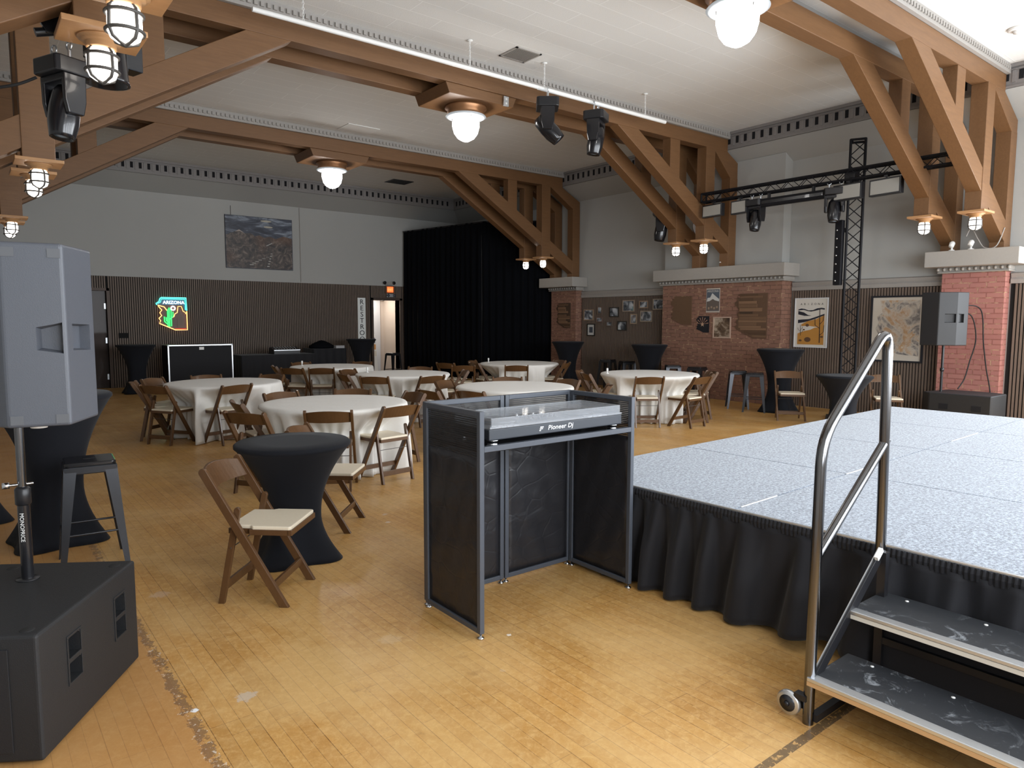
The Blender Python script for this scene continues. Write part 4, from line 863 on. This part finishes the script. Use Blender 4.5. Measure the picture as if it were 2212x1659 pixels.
cable('power_cable', [(.0, 4.6, 3.1), (.12, 4.72, 3.22), (.36, 4.7, 3.30), (.48, 4.72, 3.34)], .008, 'black cable sagging across the left truss post to the spotlights')
cable('power_cable', [(-.05, 4.8, 2.80), (.15, 4.85, 2.86), (.30, 4.80, 2.90), (.40, 4.80, 2.96)], .008, 'black cable running low from the left wall to the spotlight post')
cable('speaker_cable', [(11.66, 4.08, 1.75), (11.95, 3.98, 1.7), (12.1, 3.95, 1.35), (12.05, 4.0, 1.0), (11.95, 4.02, .75), (11.8, 4.05, .60)], .009, 'black cable looping from the right loudspeaker over the brick pier')
cable('speaker_cable', [(11.66, 4.05, 1.85), (12.15, 3.93, 1.80), (12.2, 3.88, 1.3), (12.2, 3.82, .9), (12.2, 3.75, .55), (12.2, 3.7, .02)], .009, 'black cable hanging down the brick pier to the floor')
cable('power_cable', [(12.05, 4.15, 2.9), (12.1, 4.1, 3.02), (12.08, 4.0, 2.85), (12.06, 3.9, 2.715), (12.06, 3.75, 2.73), (12.2, 3.70, 3.0)], .008, 'grey cable curling over the near pier ledge', m_trim)

# ------------------------------------------------------------------ white pipe hung from the ceiling
pp = thing('ceiling_pipe', 'long white pipe hung from the ceiling in front of the middle truss', 'pipe', (0, 7.77, 4.90))
MB().tube([(2.60, 0, .0), (6.6, 0, 0)], .027, 12).build('pipe_section', m_white, pp); MB().tube([(6.58, 0, -.004), (9.35, 0, -.004)], .030, 12).build('pipe_section', m_white, pp)
for x in (3.16, 5.41, 6.70, 8.85):
    b = MB(); n = 11
    for k in range(n):
        z = .03+k*.03; a = (k % 2)*PI/2
        b.tube([(x+.011*math.cos(q)*math.cos(a), .011*math.cos(q)*math.sin(a), z+.021*math.sin(q)) for q in [i*PI/4 for i in range(8)]], .003, 5, closed=True)
    b.lathe([(.04, .355), (.035, .345), (0, .34)], 12, 0, (x, 0, 0)); b.build('hanger_chain', m_white, pp)
# ------------------------------------------------------------------ ceiling fittings
def vent(x0, x1, y0, y1, lb, nm='ceiling_vent', dark=False):
    t = thing(nm, lb, 'vent', (x0, y0, ZC))
    b = MB(); w_, d_ = x1-x0, y1-y0; b.box((0, 0, -.012), (w_, .03, 0)); b.box((0, d_-.03, -.012), (w_, d_, 0)); b.box((0, 0, -.012), (.03, d_, 0)); b.box((w_-.03, 0, -.012), (w_, d_, 0)); b.build('frame', m_trim if not dark else m_black, t)
    b = MB(); n = 16
    for i in range(n): b.box((.03+i*(w_-.06)/n, .03, -.010), (.03+(i+.45)*(w_-.06)/n, d_-.03, -.002))
    b.build('louvre', m_trim if not dark else m_black, t); MB().box((.03, .03, -.002), (w_-.03, d_-.03, -.0005)).build('backing', m_holeshade, t)
vent(6.02, 6.46, 7.55, 7.95, 'grey louvred ceiling vent above the white pipe')
vent(9.0, 9.6, 16.4, 16.9, 'dark ceiling vent near the far right corner above the curtain', dark=True)
tag(MB().box((5.85, 12.35, ZC-.012), (6.5, 12.85, ZC)).build('access_panel', m_white), 'flat white access panel in the ceiling behind the middle truss', 'panel')
t = thing('smoke_detector', 'round white smoke detector on the ceiling at the top right', 'smoke detector', (10.55, 3.2, ZC))
MB().lathe([(.11, 0), (.11, -.02), (.09, -.03), (.05, -.035), (.05, -.055), (0, -.06)], 24).build('housing', m_white, t)
t = thing('outlet_box', 'pale electrical outlet on the lamp board under the middle truss', 'outlet', (6.42, 8.32, 4.80))
MB().box((-.045, -.03, -.07), (.045, -.002, .07)).build('cover_plate', m_alu, t, .004)
b = MB(); b.lathe([(.018, 0), (.018, .003), (0, .004)], 14, 0, T=Matrix.Translation((0, -.03, .03)) @ Matrix.Rotation(PI/2, 4, 'X')); b.lathe([(.018, 0), (.018, .003), (0, .004)], 14, 0, T=Matrix.Translation((0, -.03, -.03)) @ Matrix.Rotation(PI/2, 4, 'X')); b.build('socket', m_white, t)
for x, y, lb in ((12.06, 4.34, 'small white spotlight base on the near pier ledge, left one'), (12.06, 4.08, 'small white spotlight on the near pier ledge, right one'), (12.06, 8.5, 'small clear spotlight on the chimney breast ledge')):
    t = thing('ledge_spotlight', lb, 'spotlight', (x, y, 2.70), group='small uplights on the pier ledges')
    MB().lathe([(.045, 0), (.04, .012), (.015, .02), (.015, .07), (0, .07)], 16).build('base', m_white, t); MB().lathe([(0, -.05), (.035, -.05), (.04, .02), (.03, .04), (0, .04)], 16, 0, T=Matrix.Translation((0, 0, .10)) @ Matrix.Rotation(.7, 4, 'Y')).build('lamp_head', m_white, t)

# ------------------------------------------------------------------ black drape
def drape():
    pts = [(10.46, 18.5), (11.03, 15.3), (12.42, 13.98)]; vs_ = []; fs = []; rows = [4.235, 4.2, 3.2, 2.0, 1.0, .02]; L = []
    ln_ = 0
    for (x0, y0), (x1, y1) in zip(pts, pts[1:]):
        n = int(math.hypot(x1-x0, y1-y0)/.02)
        for i in range(n):
            u = i/n; d = Vector((x1-x0, y1-y0, 0)).normalized(); nn = Vector((d.y, -d.x, 0)); L.append((Vector((x0+(x1-x0)*u, y0+(y1-y0)*u, 0)), nn, ln_)); ln_ += 1
    for z in rows:
        for p, nn, k in L:
            q = p+nn*(.028*math.sin(k*.62+.8*math.sin(k*.11))*(.5 if z > 4.1 else 1)+.012*math.sin(k*.21+z)); vs_.append((q.x, q.y, z))
    N = len(L)
    for r in range(len(rows)-1):
        for i in range(N-1): fs.append((r*N+i, r*N+i+1, (r+1)*N+i+1, (r+1)*N+i))
    t = thing('pipe_and_drape', 'tall black drape enclosing the far right corner of the hall', 'curtain')
    o = MB().add(vs_, fs, 0, True).build('drape', m_drape, t); s_ = o.modifiers.new('thick', 'SOLIDIFY'); s_.thickness = .006
    MB().tube([(*pts[0], 4.22), (*pts[1], 4.22), (*pts[2], 4.22)], .02, 8).build('crossbar', m_black, t)
    MB().tube([(11.06, 15.34, 0), (11.06, 15.34, 4.24)], .025, 10).build('upright', m_black, t)
drape()

# ------------------------------------------------------------------ wall art
AZ = [(.17, 1), (1, 1), (1, 0), (.58, 0), (.06, .20), (.02, .25), (.10, .30), (.05, .37), (.13, .45), (.08, .53), (.15, .61), (.10, .68), (.02, .73), (.0, .80), (.07, .84), (.08, .93), (.10, .90), (.17, .92)]
MT = {}
def fm(col, r=.6, **k):
    key = tuple(col)+(r,)
    if key not in MT: MT[key] = mat('print_ink_%d' % len(MT), col, r, **k)
    return MT[key]
def on_wall(kind):
    if kind == 'f': return lambda u, z, d, ref: (u, ref-d, z)
    return lambda u, z, d, ref: (ref-d, -u, z)
class Art:                                       # flat art layers on a wall; u runs left to right as seen
    def __init__(s, kind, ref): s.k = on_wall(kind); s.ref = ref; s.b = MB(); s.m = []; s.d = 0
    def poly(s, pts, col, d0, d1, r=.6):
        m = fm(col, r) if isinstance(col, tuple) else col
        if m not in s.m: s.m.append(m)
        n = len(pts); vs_ = [s.k(u, z, d1, s.ref) for u, z in pts]+[s.k(u, z, d0, s.ref) for u, z in pts]
        s.b.add(vs_, [tuple(range(n)), tuple(range(2*n-1, n-1, -1))]+[(i, i+n, (i+1) % n+n, (i+1) % n) for i in range(n)], s.m.index(m))
    def rect(s, u0, u1, z0, z1, col, d0, d1, r=.6): s.poly([(u0, z0), (u1, z0), (u1, z1), (u0, z1)], col, d0, d1, r)
    def build(s, nm, parent): return s.b.build(nm, s.m, parent)
def frame4(kind, ref, u0, u1, z0, z1, wd, col, parent, d=.022, nm='frame'):
    a = Art(kind, ref)
    for r in ((u0, u1, z1-wd, z1), (u0, u1, z0, z0+wd), (u0, u0+wd, z0+wd, z1-wd), (u1-wd, u1, z0+wd, z1-wd)): a.rect(*r, col, 0, d)
    return a.build(nm, parent)
WR = XR-.036
# desert poster
t = thing('poster', 'framed ARIZONA desert poster with cacti and orange dunes on the slat wall', 'poster')
u0, u1, z0, z1 = -7.12, -6.47, 1.12, 2.045
frame4('r', WR, u0, u1, z0, z1, .018, (.66, .67, .68), t)
a = Art('r', WR); w_, h_ = u1-u0, z1-z0; U = lambda x: u0+x*w_; Z = lambda y: z0+y*h_
a.rect(u0+.015, u1-.015, z0+.015, z1-.015, (.66, .63, .57), .002, .010)
def pl_(pts, col, lay): a.poly([(U(x), Z(y)) for x, y in pts], col, .0095, .0105+lay*.0006)
dk = (.02, .022, .035); og = (.50, .24, .05); cr = (.62, .58, .52)
pl_([(.11, .77), (.2, .79), (.3, .78), (.42, .75), (.55, .755), (.68, .79), (.8, .80), (.90, .79), (.90, .76), (.8, .77), (.62, .74), (.5, .725), (.4, .735), (.28, .76), (.11, .75)], dk, 1)
pl_([(.11, .74), (.28, .71), (.40, .66), (.52, .64), (.3, .64), (.11, .67)], dk, 1)
pl_([(.11, .56), (.45, .575), (.65, .62), (.90, .68), (.90, .65), (.6, .57), (.3, .51), (.11, .49)], dk, 1)
pl_([(.22, .47), (.4, .53), (.65, .57), (.90, .65), (.90, .40), (.4, .44), (.22, .43)], og, 2)
pl_([(.11, .28), (.3, .33), (.5, .36), (.62, .40), (.90, .43), (.90, .06), (.11, .06)], og, 3)
for x, y, rx, ry in ((.42, .16, .1, .05), (.4, .45, .05, .03), (.2, .14, .05, .02), (.84, .22, .05, .02), (.30, .36, .03, .015)): pl_([(x+rx*math.cos(q*PI/6), y+ry*math.sin(q*PI/6)) for q in range(12)], (.12, .06, .03), 4)
def cactus(cx_, y0, y1, s_):
    def seg(p, q, w__): 
        d = Vector((q[0]-p[0], q[1]-p[1])).normalized(); n = Vector((-d.y, d.x))*w__; pl_([(p[0]+n.x, p[1]+n.y*.7), (q[0]+n.x*.6, q[1]+n.y*.5), (q[0]-n.x*.6, q[1]-n.y*.5), (p[0]-n.x, p[1]-n.y*.7)], (.03, .022, .02), 5)
    seg((cx_, y0), (cx_-.02*s_, y1), .014*s_)
    H = y1-y0
    for (sx, b0, t0, wd) in ((-1, .42, .72, .16), (1, .55, .80, .10), (1, .22, .52, .12)):
        k = (cx_+sx*wd*s_*.9, y0+H*(b0+.1)); seg((cx_, y0+H*b0), k, .009*s_); seg(k, (k[0]+sx*.01, y0+H*t0), .010*s_)
cactus(.78, .10, .78, 1.); cactus(.2, .24, .46, .5)
o = a.build('print', t)
for i, chr_ in enumerate('ARIZONA'): text(chr_, .052, fm((.05, .05, .05)), 'lettering', o, RGT(WR-.0125, -(U(.2+i*.105)), Z(.875)), .0005)
# relief map
t = thing('wall_map', 'large black-framed geological relief map on the slat wall behind the handrail', 'map')
u0, u1, z0, z1 = -5.70, -4.83, .92, 2.05
frame4('r', WR, u0, u1, z0, z1, .03, (.012, .013, .018), t, .03)
def mk_map():
    m = mat('map_print', (.6, .55, .48), .6); tt = NT(m); v = tt.co(); n = tt.noise(v, 2.6, 7, .62, 1.2); n2 = tt.noise(tt.co((1, 1, 1), (0, 0, 0), (7, 3, 1)), 9, 6, .7, .8)
    c = tt.ramp(n, [(.36, (.10, .095, .10)), (.44, (.22, .20, .19)), (.50, (.48, .42, .35)), (.56, (.42, .26, .14)), (.64, (.50, .33, .18)), (.7, (.55, .50, .43))])
    tt.base(tt.mix(tt.math('MULTIPLY', tt.ramp(n2, [(.45, (0, 0, 0)), (.6, (1, 1, 1))]), .5), c, (.58, .54, .48))); return m
m_map = mk_map()
a = Art('r', WR); a.rect(u0+.02, u1-.02, z0+.02, z1-.02, (.56, .51, .44), .002, .010)
ST = [(.17, .93), (.92, .93), (.92, .10), (.55, .12), (.10, .27), (.08, .35), (.16, .42), (.10, .5), (.16, .6), (.12, .68), (.22, .74), (.2, .85)]
a.poly([(u0+x*(u1-u0), z0+y*(z1-z0)) for x, y in ST], m_map, .0095, .0112); a.build('print', t)
# photo frames on the slat wall
def mk_photo():
    m = mat('photo_print', (.4, .4, .4), .25, coat=.5); tt = NT(m); n = tt.noise(tt.co(), 6.5, 4, .5, .6)
    tt.base(tt.ramp(n, [(.35, (.03, .035, .045)), (.48, (.14, .15, .17)), (.58, (.38, .41, .45)), (.7, (.60, .62, .64))])); return m
m_photo = mk_photo()
fr = [(-12.87, -12.52, 1.615, 1.89, (.30, .21, .14), 'landscape view, lower left of the group'), (-12.385, -12.22, 1.77, 1.955, (.16, .11, .08), 'tiny upright portrait, above another tiny one'), (-12.42, -12.205, 1.57, 1.70, (.16, .10, .08), 'tiny horizontal print below the tiny portrait'),
      (-11.97, -11.665, 1.70, 1.935, (.03, .025, .02), 'black frame with a pale road view'), (-11.54, -11.165, 1.825, 2.097, (.32, .25, .19), 'wide frame near the top reflecting blue light'), (-11.015, -10.745, 1.90, 2.073, (.30, .2, .13), 'small frame near the top between two wide ones'),
      (-10.605, -10.28, 1.862, 2.11, (.32, .26, .2), 'frame at the top right touching the brick'), (-12.74, -12.465, 1.225, 1.53, (.015, .012, .01), 'black frame with a white mat, lowest'), (-12.07, -11.865, 1.472, 1.592, (.13, .10, .08), 'tiny dim print in the lower middle'),
      (-11.70, -11.395, 1.372, 1.60, (.03, .025, .02), 'pale print low in the middle of the group'), (-11.29, -11.085, 1.535, 1.768, (.34, .25, .17), 'narrow upright gilt frame'), (-10.98, -10.615, 1.585, 1.84, (.30, .24, .18), 'wide frame with a grey landscape, at the right')]
for u0, u1, z0, z1, col, lb in fr:
    t = thing('picture_frame', 'small photo on the slat wall, '+lb, 'picture', group='small framed photos on the slat wall')
    frame4('r', WR, u0, u1, z0, z1, .022, col, t, .02)
    a = Art('r', WR); mt_ = .05 if 'white mat' in lb else 0
    a.rect(u0+.02, u1-.02, z0+.02, z1-.02, (.55, .55, .53) if mt_ else m_photo, .002, .009)
    if mt_: a.rect(u0+.075, u1-.075, z0+.08, z1-.08, (.06, .07, .09), .009, .0098)
    if 'blue light' in lb: a.rect(u0+.05, u1-.04, z0+.05, z0+.14, m_photo, .009, .0096)  # raised print strip put in for the blue reflection
    a.build('print', t)
# art on the chimney breast
WB = 12.16
def azwood(kind, ref, u0, u1, z0, z1, c1, c2, lb, planks=0, nm='state_cutout', d=.02, cols=None):
    t = thing(nm, lb, 'wall art'); m = wood(lb[:18].replace(' ', '_'), c1, c2, .6, (3, 3, 22), 2, 0)
    a = Art(kind, ref); P_ = [(u0+x*(u1-u0), z0+y*(z1-z0)) for x, y in AZ]; a.poly(P_, m, .002, d); a.build('board', t)
    if planks:
        b = Art(kind, ref); rnd = random.Random(4); y = .02
        while y < .98:
            hh = rnd.uniform(.04, .085); lo = .12 if y > .25 else max(.08, .62-.55*(y/.20) if y < .2 else .12); s0 = lo+rnd.uniform(0, .08); L_ = rnd.uniform(.35, .88)
            if s0 > .9: y += hh; continue
            e_ = min(.985, s0+L_); k = rnd.choice(((.10, .055, .03), (.16, .09, .05), (.22, .125, .07), (.06, .035, .02)))
            b.rect(u0+s0*(u1-u0), u0+e_*(u1-u0), z0+y*(z1-z0), z0+min(.985, y+hh-.006)*(z1-z0), k, d-.001, d+rnd.choice((.004, .01, .016)), .7); y += hh
        b.build('plank_strips', t)
    return t
azwood('r', WB, -9.82, -9.27, 1.53, 2.13, (.12, .065, .035), (.17, .10, .055), 'dark wooden state-shaped cutout at the left of the brick chimney breast')
azwood('r', WB, -8.22, -7.50, 1.28, 2.15, (.15, .085, .05), (.10, .055, .03), 'large state-shaped cutout of stacked wood planks at the right of the brick', 1)
azwood('r', 12.30, -13.70, -13.17, 1.42, 2.06, (.06, .035, .022), (.10, .06, .035), 'dark wooden state-shaped cutout on the far brick pier', 1)
t = thing('tin_sign', 'upright ARIZONA print with a white peak at the top of the brick chimney breast', 'poster')
u0, u1, z0, z1 = -8.91, -8.58, 1.785, 2.28; a = Art('r', WB); a.rect(u0, u1, z0, z1, (.50, .44, .38), 0, .008); a.rect(u0+.01, u1-.01, z0+.03, z1-.025, (.09, .11, .14), .008, .010)
w_, h_ = u1-u0, z1-z0
a.poly([(u0+.05*w_, z0+.45*h_), (u0+.1*w_, z0+.6*h_), (u0+.3*w_, z0+.62*h_), (u0+.45*w_, z0+.80*h_), (u0+.6*w_, z0+.72*h_), (u0+.8*w_, z0+.62*h_), (u0+.95*w_, z0+.55*h_), (u0+.95*w_, z0+.45*h_)], (.60, .60, .58), .010, .0106)
a.poly([(u0+.04*w_, z0+.08*h_), (u0+.04*w_, z0+.45*h_), (u0+.25*w_, z0+.47*h_), (u0+.5*w_, z0+.56*h_), (u0+.65*w_, z0+.5*h_), (u0+.96*w_, z0+.45*h_), (u0+.96*w_, z0+.08*h_)], (.13, .105, .09), .010, .0110)
for k in range(4): a.rect(u0+(.15+k*.2)*w_, u0+(.27+k*.2)*w_, z0+(.13+.05*(k % 2))*h_, z0+(.22+.04*(k % 2))*h_, (.33, .24, .17), .0110, .0114)
o = a.build('print', t); text('ARIZONA', .062, fm((.60, .58, .53)), 'lettering', o, RGT(WB-.0108, -(u0+u1)/2, z1-.062), .0005, 1.)
t = thing('state_flag_sign', 'small state-shaped sign with copper sun rays over black, on the brick', 'wall art')
u0, u1, z0, z1 = -9.145, -8.825, 1.37, 1.71; a = Art('r', WB); a.poly([(u0+x*(u1-u0), z0+y*(z1-z0)) for x, y in AZ], (.012, .012, .016), 0, .012)
cx_, cz = (u0+u1)/2, z0+.50*(z1-z0)
for k in range(7):
    q = PI*(.06+.88*k/6); q2 = .055; a.poly([(cx_+.03*math.cos(q), cz+.03*math.sin(q)), (cx_+.15*math.cos(q-q2), cz+.15*math.sin(q-q2)), (cx_+.15*math.cos(q+q2), cz+.15*math.sin(q+q2))], (.46, .25, .17), .012, .014)
a.poly([(cx_+(.055 if i % 2 == 0 else .022)*math.sin(i*PI/5), cz-.0+(.055 if i % 2 == 0 else .022)*math.cos(i*PI/5)) for i in range(10)], (.50, .33, .22), .012, .016); a.build('board', t)
t = thing('picture_frame', 'square sepia print in a pale frame on the brick chimney breast', 'picture')
u0, u1, z0, z1 = -8.72, -8.30, 1.262, 1.695; frame4('r', WB, u0, u1, z0, z1, .022, (.50, .36, .28), t)
def mk_sepia():
    m = mat('sepia_print', (.3, .2, .12), .5); tt = NT(m); n = tt.noise(tt.co(), 5, 5, .6, .8); tt.base(tt.ramp(n, [(.38, (.05, .03, .02)), (.5, (.14, .09, .055)), (.62, (.42, .34, .26))])); return m
a = Art('r', WB); a.rect(u0+.02, u1-.02, z0+.02, z1-.02, mk_sepia(), .002, .009); a.build('print', t)
# painting high on the far wall
t = thing('painting', 'large dark landscape painting of mountains and a road high on the far wall', 'painting')
u0, u1, z0, z1 = 5.36, 7.10, 2.93, 4.27
def mk_sky():
    m = mat('night_sky_paint', (.1, .12, .16), .45); tt = NT(m); n = tt.noise(tt.co((.7, 1, 2.6)), 2.4, 5, .6, 1.2); tt.base(tt.ramp(n, [(.36, (.018, .022, .038)), (.52, (.06, .07, .10)), (.66, (.26, .30, .36))])); return m
def mk_land():
    m = mat('desert_paint', (.1, .08, .07), .5); tt = NT(m); n = tt.noise(tt.co(), 5.5, 7, .7, 1.4); n2 = tt.noise(tt.co((1, 1, 1), (0, 0, 0), (2, 0, 5)), .9, 2)
    c = tt.ramp(n, [(.38, (.028, .026, .030)), (.52, (.085, .068, .06)), (.68, (.24, .19, .16))]); tt.base(tt.mix(tt.ramp(n2, [(.45, (0, 0, 0)), (.6, (.5, .5, .5))]), c, (.15, .07, .035))); return m
a = Art('f', YF); w_, h_ = u1-u0, z1-z0; a.rect(u0, u1, z0, z1, (.015, .017, .025), 0, .03); a.rect(u0+.01, u1-.01, z0+.01, z1-.01, mk_sky(), .03, .032)
a.poly([(u0+x*w_, z0+y*h_) for x, y in ((.01, .62), (.08, .66), (.2, .73), (.28, .67), (.37, .68), (.43, .63), (.5, .65), (.57, .61), (.66, .64), (.74, .60), (.86, .66), (.99, .63), (.99, .012), (.01, .012))], mk_land(), .032, .034)
a.poly([(u0+x*w_, z0+y*h_) for x, y in ((.14, .69), (.2, .735), (.27, .68), (.2, .71))], (.45, .38, .33), .034, .035)
for x, y, wd in ((.6, .93, .17), (.63, .82, .14)): a.poly([(u0+(x+wd*.5*math.cos(q*PI/5))*w_, z0+(y+.018*math.sin(q*PI/5))*h_) for q in range(10)], (.45, .42, .34), .034, .035)
for k in range(7): a.rect(u0+(.34+.035*k+.003*k*k)*w_, u0+(.40+.032*k+.003*k*k)*w_, z0+(.07+.033*k)*h_, z0+(.088+.031*k)*h_, (.36, .34, .31), .034, .035)
for k in range(6): a.rect(u0+(.60+.012*k)*w_, u0+(.635+.010*k)*w_, z0+(.05+.05*k)*h_, z0+(.07+.049*k)*h_, (.38, .37, .34), .034, .035)
a.poly([(u0+.59*w_, z0+.46*h_), (u0+.68*w_, z0+.52*h_), (u0+.69*w_, z0+.51*h_), (u0+.60*w_, z0+.45*h_)], (.4, .39, .36), .034, .035)
a.build('canvas', t); MB().tube([(5.52, YF-.01, 4.27), (5.52, YF-.01, 4.50)], .006, 6).build('hanging_wire', m_iron, t)
tag(MB().tube([(7.32, YF-.012, 2.63), (7.32, YF-.012, 4.62)], .012, 8).build('conduit', m_trim), 'thin vertical conduit on the far wall right of the painting', 'conduit')
# RESTROOM sign
t = thing('restroom_sign', 'tall white vertical RESTROOM sign on the dark slats', 'sign', (9.09, YF-.036, 0)); MB().box((-.125, -.02, .62), (.115, 0, 2.245)).build('board', mat('sign_white', (.82, .85, .83), .5), t)
for i, c in enumerate('RESTROOM'): text(c, .20, fm((.03, .03, .035)), 'lettering', t, FAR(-.003, -.024, 2.12-i*.178), .003, 1., 1.05)
# EXIT sign with emergency lights
t = thing('exit_sign', 'small glowing red exit sign above the restroom doorway', 'sign', (10.0, YF-.04, 2.5)); MB().box((-.15, -.05, -.115), (.15, 0, .115)).build('housing', mat('exit_housing', (.16, .07, .03), .5), t, .005)
MB().box((-.105, -.056, -.075), (.095, -.05, .085)).build('lit_face', m_red, t)
text('EXIT', .085, mat('exit_letter', (1, .3, .1), .5, emit=(1, .28, .1), es=1.6), 'lettering', t, FAR(-.005, -.057, .0), .0005)
t = thing('emergency_light', 'grey twin-head emergency light above the red exit sign', 'emergency light', (9.98, YF-.002, 2.68)); MB().box((-.12, -.07, -.04), (.12, 0, .05)).build('housing', m_trim, t, .01)
for s_ in (-1, 1): MB().lathe([(0, .0), (.045, 0), (.05, .03), (0, .04)], 14, 0, T=Matrix.Translation((s_*.15, -.06, .02)) @ Matrix.Rotation(PI/2, 4, 'X')).build('lamp_head', m_black, t)
t = thing('emergency_light', 'pale twin-head emergency light below the red exit sign', 'emergency light', (10.02, YF-.036, 2.33)); MB().box((-.13, -.06, -.055), (.13, 0, .055)).build('housing', m_alu, t, .01)
for s_ in (-1, 1): MB().lathe([(0, .0), (.04, 0), (.045, .025), (0, .03)], 14, 0, T=Matrix.Translation((s_*.10, -.06, .0)) @ Matrix.Rotation(PI/2, 4, 'X')).build('lamp_head', m_cabside, t)
t = thing('thermostat', 'small black control box on the far slat wall left of the neon sign', 'thermostat', (2.97, YF-.036, 1.23)); MB().box((-.10, -.03, -.06), (.10, 0, .06)).build('housing', m_felt, t, .006)
# neon sign
t = thing('neon_sign', 'glowing ARIZONA state-outline neon sign with a green cactus', 'neon sign', (3.69, YF-.036, 1.33))
NW, NH = .70, .83
def nn(pts, r, m, nm, d=-.045, closed=False): MB().tube([(x*NW, d, y*NH) for x, y in pts], r, 8, closed=closed).build(nm, m_neon[m] if isinstance(m, str) else m, t)
b = MB(); b.prism([(x*NW, y*NH) for x, y in AZ], -.012, 0, 'y'); b.build('backing_board', mat('neon_backing', (.10, .035, .02), .4), t)
b = MB(); b.prism([(x*NW, y*NH) for x, y in ((.17, .97), (.97, .97), (.97, .60), (.92, .60), (.85, .76), (.05, .76), (.07, .84), (.15, .86))], -.014, -.012, 'y'); b.build('sky_panel', mat('neon_sky', (.03, .10, .16), .4), t)
nn([(.02, .76), (.0, .80), (.09, .85), (.12, .93), (.16, .97), (.96, .97), (.97, .60)], .014, 'teal', 'teal_tube'); nn([(.05, .80), (.14, .84), (.17, .93), (.92, .93), (.93, .62)], .008, 'teal', 'teal_tube')
nn([(.97, .58), (.97, .03), (.58, .03), (.08, .22), (.12, .30), (.07, .37), (.16, .45), (.10, .53), (.17, .61), (.08, .70), (.05, .75), (.25, .70), (.33, .60)], .011, 'amber', 'amber_tube')
nn([(.50, .40), (.55, .42), (.58, .50), (.66, .54), (.69, .72), (.80, .72), (.85, .58), (.93, .54), (.93, .50)], .009, 'amber', 'amber_tube')
nn([(.57, .06), (.93, .06)], .007, 'red', 'red_tube')
for p_ in ([(.40, .12), (.40, .66)], [(.30, .40), (.30, .30), (.40, .25)], [(.52, .56), (.52, .42), (.40, .34)], [(.35, .14), (.35, .60), (.40, .68), (.46, .60), (.46, .14)], [(.24, .42), (.24, .28), (.35, .19)]): nn(p_, .014, 'green', 'green_tube')
nn([(.53+.065*math.cos(q*PI/8), .665+.055*math.sin(q*PI/8)) for q in range(16)], .013, 'white', 'sun_tube', closed=True)
tx = text('ARIZONA', .108, m_neon['white'], 'lettering', t, FAR(.56*NW, -.04, .83*NH), .006, 1.02)
MB().prism([(x*NW, y*NH) for x, y in ((.66, .10), (.66, .42), (.72, .50), (.76, .62), (.82, .50), (.88, .42), (.88, .10))], -.02, -.012, 'y').build('butte_panel', mat('neon_butte', (.20, .15, .13), .6), t)

# ------------------------------------------------------------------ along the far wall
fc = thing('flight_case', 'large black road case with silver aluminium edges below the neon sign', 'flight case', (3.48, 16.5, 0))
MB().box((0, 0, .03), (1.36, .62, 1.05)).build('panel', m_matte, fc, .004)
b = MB(); e = .022
for x in (0, 1.36): b.box((x-e if x else -.004, -.006, .03), (x+.004 if x else e, e, 1.05))
b.box((0, -.006, 1.03), (1.36, e, 1.055)); b.box((-.004, 0, 1.035), (e, .62, 1.056)); b.box((1.36-e, 0, 1.035), (1.364, .62, 1.056)); b.build('edge_profile', m_alu, fc)
MB().box((.64, -.010, .94), (.74, -.004, 1.0)).build('case_label', m_white, fc)
for x in (.1, 1.26):
    for y in (.08, .54): MB().lathe([(0, 0), (.03, 0), (.03, .03), (0, .03)], 12, 0, (x, y, 0)).build('foot', m_rub, fc)
def draped(x, y, wd, dp, h, lb):
    t = thing('folding_table', lb, 'table', (x, y, 0)); b = MB(); b.box((0, 0, h-.02), (wd, dp, h)); b.build('tabletop', m_skirt, t, .004)
    vs_, fs = [], []; per = [(0, dp), (0, 0), (wd, 0), (wd, dp)]; L_ = []
    for (p, q) in zip(per, per[1:]):
        n = int(math.dist(p, q)/.03)
        for i in range(n): u = i/n; d = Vector((q[0]-p[0], q[1]-p[1])).normalized(); L_.append((p[0]+(q[0]-p[0])*u, p[1]+(q[1]-p[1])*u, d.y, -d.x))
    for z in (h-.005, h*.6, .01):
        for k, (a0_, b0_, nx, ny) in enumerate(L_): o_ = .02*math.sin(k*.9)*(1-z/h); vs_.append((a0_-nx*0+nx*o_*-1, b0_+ny*o_*-1, z))
    N = len(L_)
    for r in range(2):
        for i in range(N-1): fs.append((r*N+i, r*N+i+1, (r+1)*N+i+1, (r+1)*N+i))
    MB().add(vs_, fs, 0, True).build('table_cover', m_skirt, t); return t
draped(5.15, 16.9, 1.83, .76, .76, 'long table in a black cover right of the flight case, holding keyboards'); draped(7.1, 17.3, .9, .7, .86, 'black covered table behind the rear left white table')
t = thing('mixing_console', 'small mixer with a silver edge on the black table right of the flight case', 'mixer', (6.35, 17.05, .762))
MB().prism([(0, 0), (.42, 0), (.42, .05), (.30, .17), (0, .10)], -.36, .30, 'x').build('body', m_black, t, .004)
b = MB()
for i in range(8):
    for j in range(3): b.lathe([(.010, 0), (.008, .02), (0, .02)], 8, 0, (-.28+i*.07, .08+j*.08, .12+.018*j))
b.build('knob_field', m_alu, t); MB().box((-.36, -.004, .085), (.30, .004, .105)).build('edge_strip', m_alu, t)
t = thing('equipment_bag', 'black soft bag lying on the covered table beneath the restroom sign side', 'bag', (7.45, 17.6, .861))
MB().lathe([(.0, 0), (.28, .0), (.30, .06), (.18, .14), (.06, .20), (0, .21)], 20, fn=lambda r, z, a: r*(1+.15*math.cos(2*a))).build('body', m_drape, t)
t = thing('paper_stack', 'small pale box on the far table left of the tall black cocktail table', 'box', (7.85, 17.42, .861)); MB().box((-.12, -.1, 0), (.12, .1, .07)).build('carton', mat('carton', (.35, .35, .36), .7), t, .003)
